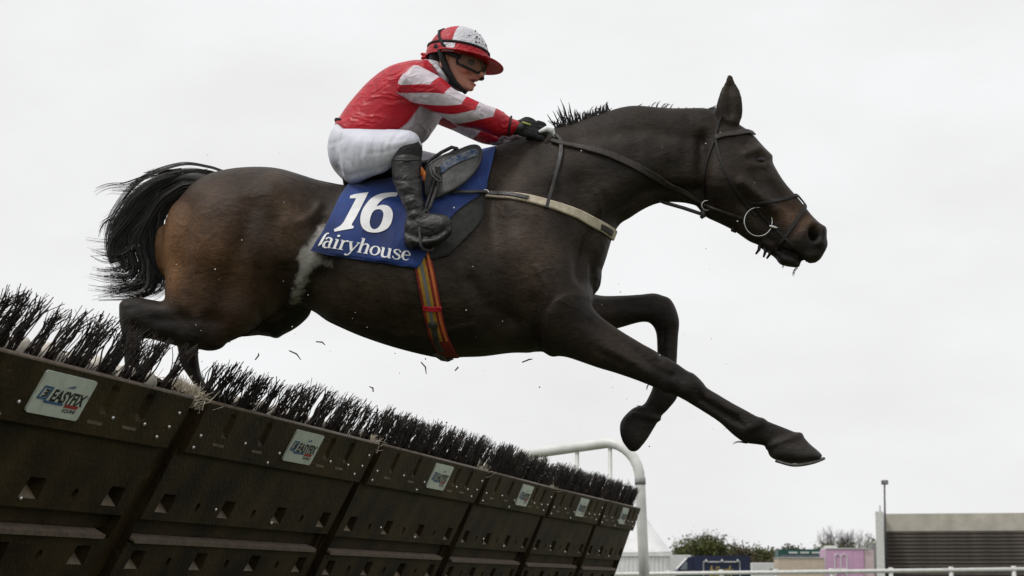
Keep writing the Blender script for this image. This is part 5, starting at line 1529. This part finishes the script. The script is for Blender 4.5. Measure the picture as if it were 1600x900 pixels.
# goggle strap, crossed over the cap
q = MB(); q.tube(hd([cap_pt(R(a), .125 + .05 * math.cos(R(a)) * 0, 1.015) + np.array([0, 0, .004]) for a in range(-180, 185, 6)]), .0052, 8, False); q.build('band_strap', M['black_cloth'], hl)
q = MB(); q.tube(hd([cap_pt(R(-150), .62, 1.02), cap_pt(R(-128), .44, 1.03), cap_pt(R(-108), .24, 1.04), cap_pt(R(-93), .06, 1.05), np.array([.030, -.092, -.022])]), .0058, 8); q.build('cross_strap', M['black_cloth'], hl)
q = MB(); q.tube(hd([cap_pt(R(-100), 0, .98), np.array([-.012, -.086, -.04]), np.array([.006, -.072, -.078]), np.array([.036, -.05, -.118]), np.array([.058, -.02, -.137]), np.array([.062, 0, -.140])]), [.011, .013, .013, .010, .008, .008], 10); q.build('chin_strap', M['black_cloth'], hl)
# goggles
gg = None
def gpt(az, z, gr=1.0): return np.array([.020 + .092 * gr * math.cos(az), .084 * gr * math.sin(az), z])
V = []; na = 32
for i in range(9):
    for j in range(na + 1):
        az = R(-72 + 144 * j / na); c = abs(az) / R(72)
        z1 = -.002; z0 = -.070 + .016 * c ** 2 + .014 * math.exp(-(az / .16) ** 2)
        V.append(gpt(az, z0 + (z1 - z0) * i / 8, 1.0 + .07 * math.sin(math.pi * i / 8)))
Fc = [(i * (na + 1) + j, i * (na + 1) + j + 1, (i + 1) * (na + 1) + j + 1, (i + 1) * (na + 1) + j) for i in range(8) for j in range(na)]
lens = bpy.data.materials.new('goggle_lens'); lens.use_nodes = True
t = lens.node_tree; b = t.nodes['Principled BSDF']; b.inputs['Base Color'].default_value = (.62, .57, .50, 1); b.inputs['Roughness'].default_value = .06; b.inputs['Transmission Weight'].default_value = .9; b.inputs['IOR'].default_value = 1.1; b.inputs['Specular IOR Level'].default_value = .9
M['lens'] = lens
q = MB(); q.add(hd(V), Fc); gg = q.build('goggles', lens, person)
rim = [V[j] for j in range(na + 1)] + [V[i * (na + 1) + na] for i in range(1, 9)] + [V[8 * (na + 1) + j] for j in range(na, -1, -1)] + [V[i * (na + 1)] for i in range(7, -1, -1)]
q = MB(); q.tube(hd(rim), .0052, 8, False); q.build('frame', M['black_cloth'], gg)
q = MB(); V2 = []
for i in range(3):
    for j in range(na + 1): V2.append(gpt(R(-72 + 144 * j / na), .018 - .02 * i / 2, 1.03))
q.add(hd(V2), [(i * (na + 1) + j, i * (na + 1) + j + 1, (i + 1) * (na + 1) + j + 1, (i + 1) * (na + 1) + j) for i in range(2) for j in range(na)]); q.build('brow_band', M['black_cloth'], gg)
q = MB(); q.tube(hd([(.05, -.088, -.022), (.055, -.088, -.03), (.06, -.086, -.022), (.054, -.087, -.014), (.05, -.088, -.022)]), .0017, 6, False); q.build('clip', M['steel'], gg)
q = MB(); q.tube(hd([(.060, -.082, -.03), (.03, -.088, -.024), (-.005, -.088, -.012), cap_pt(R(-110), .05, 1.05)]), .008, 8); q.build('strap', M['black_cloth'], gg)

# silks
M['silk_torso'] = silk('silk_torso', 'torso')
M['silk_sleeve'] = silk('silk_sleeve', 'sleeve', 4.3, 1.05, .30, bands=((.09, .07), (.335, .075), (.60, .075)))
M['silk_sleeve_far'] = silk('silk_sleeve_far', 'sleeve', 2.6, .5, .1, bands=((.2, .12), (.56, .1)))
jt = [(524, 194, 585, 246, 62, 0), (530, 186, 618, 240, 66, 0), (545, 164, 660, 222, 68, 0), (575, 131, 676, 204, 74, 0), (605, 110, 690, 180, 82, 0), (636, 102, 696, 152, 78, 0), (660, 97, 694, 132, 46, 0), (676, 95, 700, 120, 30, -.01)]
V, Fc, U = loft(jt, sub=14, ring=72, uv=True, bulge=.2)
me = mesh_from('jacket', V, Fc); set_uv(me, U)
g = np.random.default_rng(8)
folds = []
for k in range(16):
    x, y = 560 + g.random() * 100, 130 + g.random() * 75
    a = math.radians(-50 + 30 * g.normal()) if x > 610 else math.radians(-25 + 20 * g.normal())
    L_ = 25 + 35 * g.random(); folds.append(([(x, y), (x + L_ * math.cos(a) * .5, y + L_ * math.sin(a) * .5 + 3 * g.normal()), (x + L_ * math.cos(a), y + L_ * math.sin(a))], 2.2 + 1.6 * g.random(), (.004 + .004 * g.random()) * (1 if k % 2 else -1)))
folds += [([(535, 196), (600, 196), (640, 188)], 4, -.006), ([(530, 190), (590, 204), (650, 206)], 3, .006), ([(622, 140), (640, 160), (650, 195)], 4, -.008), ([(640, 175), (600, 185)], 3, .006), ([(560, 160), (610, 150)], 3, .004), ([(580, 135), (625, 130)], 3, -.004)]
sculpt(me, folds, gain=1.6)
jk = link('jacket', me, M['silk_torso'], person)
for secs, mk, fs in ((arm_n, 'silk_sleeve', 1), (arm_f, 'silk_sleeve_far', 0)):
    V, Fc, U = loft(secs, sub=14, ring=56, uv=True, bulge=.45)
    me = mesh_from('sleeve', V, Fc); set_uv(me, U)
    f2 = []
    for k in range(26):
        x = 640 + 150 * g.random(); y = np.interp(x, [640, 690, 735, 800], [130, 150, 176, 198]) + g.normal() * 10; a = math.radians(60 + 40 * g.normal()); L_ = 10 + 16 * g.random()
        f2.append(([(x, y), (x + L_ * math.cos(a), y + L_ * math.sin(a))], 1.6 + 1.4 * g.random(), (.0025 + .004 * g.random()) * (1 if k % 2 else -1)))
    f2 += [([(786, 176), (782, 200), (780, 212)], 2, -.006), ([(772, 178), (768, 208)], 3, .004)]
    sculpt(me, f2, gain=1.3)
    link('sleeve', me, M[mk], jk)
q = MB(); q.tube([W(797 + 5 * math.cos(a) * 0 + 0, 197, YC - .105) + np.array([.012 * math.sin(a) * .4, .040 * math.cos(a), .036 * math.sin(a)]) for a in np.linspace(0, 2 * math.pi, 20)], .004, 6, False); q.build('cuff_band', M['black_cloth'], jk)
q = MB(); cp = [W(672, 97, YC - .09), W(684, 108, YC - .10), W(694, 122, YC - .09), W(702, 126, YC - .02), W(700, 122, YC + .06)]
q.tube(cr_interp(cp, 4), .011, 8); q.build('collar', M['white_silk'], jk)

# breeches
V1, F1 = loft(thigh, sub=6, ring=30, bulge=.25)
pel = loft([(525, 196, 548, 204, 40, 0), (516, 212, 570, 236, 62, 0), (512, 232, 572, 268, 66, 0), (517, 258, 566, 280, 58, 0), (532, 276, 560, 288, 42, 0)], sub=5, ring=30, bulge=.3)
me = remesh([(V1, F1), (mirror(V1) + np.array([.11, 0, .02]), [f[::-1] for f in F1]), pel], .0065, 7)
sculpt(me, [([(530, 205), (522, 235), (528, 268)], 3, -.006), ([(540, 210), (531, 240), (538, 272)], 3, .004), ([(570, 215), (562, 245), (567, 270)], 2.5, -.005), ([(576, 222), (570, 262)], 3, .004),
            ([(588, 212), (583, 240), (586, 262)], 2.2, -.004), ([(604, 215), (598, 240), (606, 256)], 2.4, -.005), ([(612, 212), (604, 230)], 2.2, .004), ([(622, 207), (612, 222), (609, 245)], 2.6, -.004),
            ([(640, 207), (625, 214)], 2.4, .004), ([(527, 196), (560, 208), (600, 206)], 3, -.006), ([(550, 225), (600, 222)], 6, .003), ([(520, 262), (545, 275), (600, 262)], 3, -.006), ([(515, 225), (535, 218)], 2.5, -.004), ([(630, 230), (600, 238), (575, 240)], 2.2, -.003), ([(634, 222), (606, 226)], 2, .003), ([(548, 212), (540, 232)], 2, .004), ([(556, 230), (553, 262)], 1.8, -.003), ([(596, 222), (592, 252)], 1.6, .003), ([(545, 250), (560, 278)], 2, -.003)], gain=.6)
bre = link('breeches', me, M['breech'], person)
q = MB(); q.tube([W(x, y, YC - .285) for x, y in ((659, 229), (653, 219), (640, 216), (624, 223), (615, 237), (612, 250))], .005, 8); q.build('hem', M['breech'], bre)
q = MB(); V_, F_ = loft([(523, 190, 548, 200, 43, 0), (527, 196, 552, 206, 45, 0)], sub=2, ring=30, bulge=.1); q.add(V_, F_); q.build('waistband', M['black_cloth'], bre)

# boots and the black knee gaiters
for far in (0, 1):
    def place(VF):
        V_, F_ = VF
        return (mirror(V_) + np.array([.11, 0, .02]), [f[::-1] for f in F_]) if far else (V_, F_)
    q = MB(); q.add(*place(loft([(617, 229, 655, 221, 22, -.262), (613, 238, 660, 231, 26, -.268), (612, 250, 659, 249, 26, -.27)], sub=6, ring=30, bulge=.25))); q.build('gaiter', M['black_cloth'], person)
    bt = remesh([place(loft([(611, 248, 659, 247, 28, -.27), (612, 265, 659, 263, 28, -.276), (614, 283, 659, 280, 27, -.287), (624, 308, 660, 302, 23, -.306), (634, 331, 663, 323, 20, -.326), (636, 350, 668, 338, 19, -.333)], sub=5, ring=28, bulge=.1)),
                 place(loft([(637, 342, 635, 368, 15, -.325), (653, 336, 647, 377, 18, -.335), (670, 334, 665, 377, 19, -.345), (686, 334.5, 683, 373, 18, -.355), (698, 337, 696, 366, 16, -.362), (704, 343, 703, 359, 11, -.366)], sub=5, ring=28, bulge=.35, pw=.85)),
                 place(loft([(632, 366, 633, 378, 15, -.325), (648, 374, 648, 385, 18, -.336), (668, 375, 668, 386, 20, -.347), (687, 370, 687, 381, 19, -.357), (705, 355, 706, 365, 12, -.367)], sub=5, ring=24, bulge=.2, pw=.7)),
                 place(loft([(631, 372, 648, 380, 15, -.328), (632, 382, 647, 391, 15, -.33)], sub=3, ring=20, bulge=.1, pw=.7))], .006, 4)
    if not far:
        sculpt(bt, [([(614, 281), (635, 284), (659, 278)], 1.6, -.006), ([(614, 284), (635, 287.5), (659, 281)], 2, .004), ([(622, 296), (640, 292), (655, 298)], 2.4, .005), ([(626, 306), (642, 303), (657, 309)], 2.2, -.005),
                     ([(632, 318), (648, 312), (660, 318)], 2.2, .005), ([(636, 330), (650, 326), (663, 330)], 2, -.005), ([(640, 345), (665, 336)], 2.4, -.006), ([(650, 340), (664, 352), (690, 350)], 2.5, .003), ([(646, 312), (650, 300)], 2, .003)])
    bo = link('boot', bt, M['boot'], person)
    if not far:
        q = MB(); q.tube([W(x, y, YC - .362) for x, y in ((660, 337), (675, 335), (690, 337.5), (700, 343))], .004, 6); q.build('welt', M['flap'], bo)
        q = MB(); q.tube([W(x, y, YC - .345) for x, y in ((612, 249), (635, 251), (658, 249))], .0035, 6); q.build('top_edge', M['leather'], bo)

# gloves, fingers curled on the reins
def glove(base, fwd, side, name, m, sgn, sub=None):
    """base wrist point, fwd along the hand, side towards the thumb"""
    f = np.array(fwd) / np.linalg.norm(fwd); s_ = np.array(side) - f * (np.array(side) @ f); s_ /= np.linalg.norm(s_); n = np.cross(f, s_) * sgn
    prt = []
    def P(a, b, c): return base + f * a + s_ * b + n * c
    def seg(pts, rad): V_, F_ = tube(cr_interp(pts, 4), np.interp(np.linspace(0, 1, (len(pts) - 1) * 4 + 1), np.linspace(0, 1, len(rad)), rad), 10); prt.append((np.array(V_), F_))
    seg([P(-.03, 0, 0), P(.0, 0, 0), P(.02, 0, 0)], [.027, .027, .026])
    for b in (-.022, -.008, .008, .022): seg([P(0, b * .8, 0), P(.035, b, .002), P(.072, b * 1.08, .003)], [.014, .0145, .0125])
    for b, l in ((-.031, .85), (-.011, .98), (.010, 1.0), (.030, .93)):
        seg([P(.070, b, .004), P(.070 + .030 * l, b, -.002), P(.072 + .034 * l, b, -.024), P(.055 + .020 * l, b, -.038), P(.040, b * .9, -.032)], [.0112, .0105, .0098, .009, .008])
    seg([P(.012, .024, -.004), P(.034, .044, -.012), P(.058, .046, -.018), P(.078, .036, -.022)], [.014, .0125, .011, .009])
    me = remesh(prt, .0036, 2)
    return link(name, me, m, person)
wn = W(810, 199, YC - .09)
gl = glove(wn, W(852, 206, YC - .062) - wn, np.array([0, .25, 1.0]), 'glove', M['black_cloth'], 1)
q = MB(); q.add(*loft([(806, 190, 803, 210, 13, -.092), (818, 192, 815, 210, 13, -.088)], sub=3, ring=18, bulge=.1)); q.build('cuff', M['leather'], gl)
q = MB(); q.tube([W(816, 191, YC - .105), W(824, 193.5, YC - .11), W(829, 195, YC - .10)], .0035, 6); q.build('tab', mat('yellow_tab', (.45, .45, .10), rough=.7), gl)
wf = W(780, 217, YC + .075)
M['glove_pale'] = mat('pale_glove', (.42, .38, .42), (.10, .09, .10), 38, rough=.7, bump=.3, lo=.45, hi=.6, stretch=(1, 1, 2))
glove(wf, W(815, 218, YC + .03) - wf, np.array([0, -.3, 1.0]), 'glove', M['glove_pale'], -1)
# white whip grip/rein end held in the near hand
q = MB(); q.tube([W(842, 206, YC - .10), W(854, 201, YC - .095), W(862, 204, YC - .085), W(866, 212, YC - .075), W(876, 222, YC - .07)], [.005, .011, .012, .006, .003], 8)
tag(q.build('neck_loop', M['white_print'], None), 'small white cloth loop gripped in the jockeys near hand at the mane', 'loop')

# ------------------------------------------------------------------ twigs and mud thrown up
g = np.random.default_rng(77)
flying = [((658, 566), (666, 584), 'curved dark twig flying just under the girth'), ((711, 579), (715, 573), 'short twig fragment flying left of the belly notch'), ((816, 566), (832, 561), 'thin twig fragment flying under the elbow'),
          ((452, 548), (470, 562), 'thin bent twig flying above the second panel brush'), ((399, 562), (404, 552), 'short twig flying above the straw filled gap'), ((583, 612), (577, 604), 'twig fragment flying above the right end of the second panel'), ((494, 534), (508, 539), 'thin twig fragment flying below the flank')]
for (a, b, lb) in flying:
    A, B = W(*a, YC - .25), W(*b, YC - .3); mid = (A + B) / 2 + np.array([.006, 0, .004])
    q = MB(); q.tube([A, mid, B], [.0022, .0028, .0014], 5); tag(q.build('flying_twig', M['twig'], None), lb, 'twig', 'twigs thrown up by the horse')
def specks(name, n, m, x0_, x1_, y0_, y1_, smin, smax, Ya, Yb):
    q = MB()
    for k in range(n):
        P = W(x0_ + (x1_ - x0_) * g.random(), y0_ + (y1_ - y0_) * g.random(), Ya + (Yb - Ya) * g.random()); r_ = smin + (smax - smin) * g.random() ** 3
        V_, F_ = ellipsoid(P, (r_, r_ * (.5 + .6 * g.random()), r_ * (.5 + .6 * g.random())), None, 4, 5); q.add(V_, F_)
    return tag(q.build(name, m, None), None, None, None, 'stuff')
o = specks('mud_specks', 55, M['twig'], 240, 1150, 430, 720, .0012, .0036, 6.3, 7.6)
o['label'] = 'fine dark mud specks hanging in the air round the horse'; o['category'] = 'mud'
o = specks('water_drops', 36, mat('water_drop', (.8, .8, .8), rough=.1), 260, 1290, 200, 560, .0012, .0042, 6.3, 6.75)
o['label'] = 'fine pale drops and grit flying in front of the horse'; o['category'] = 'drops'
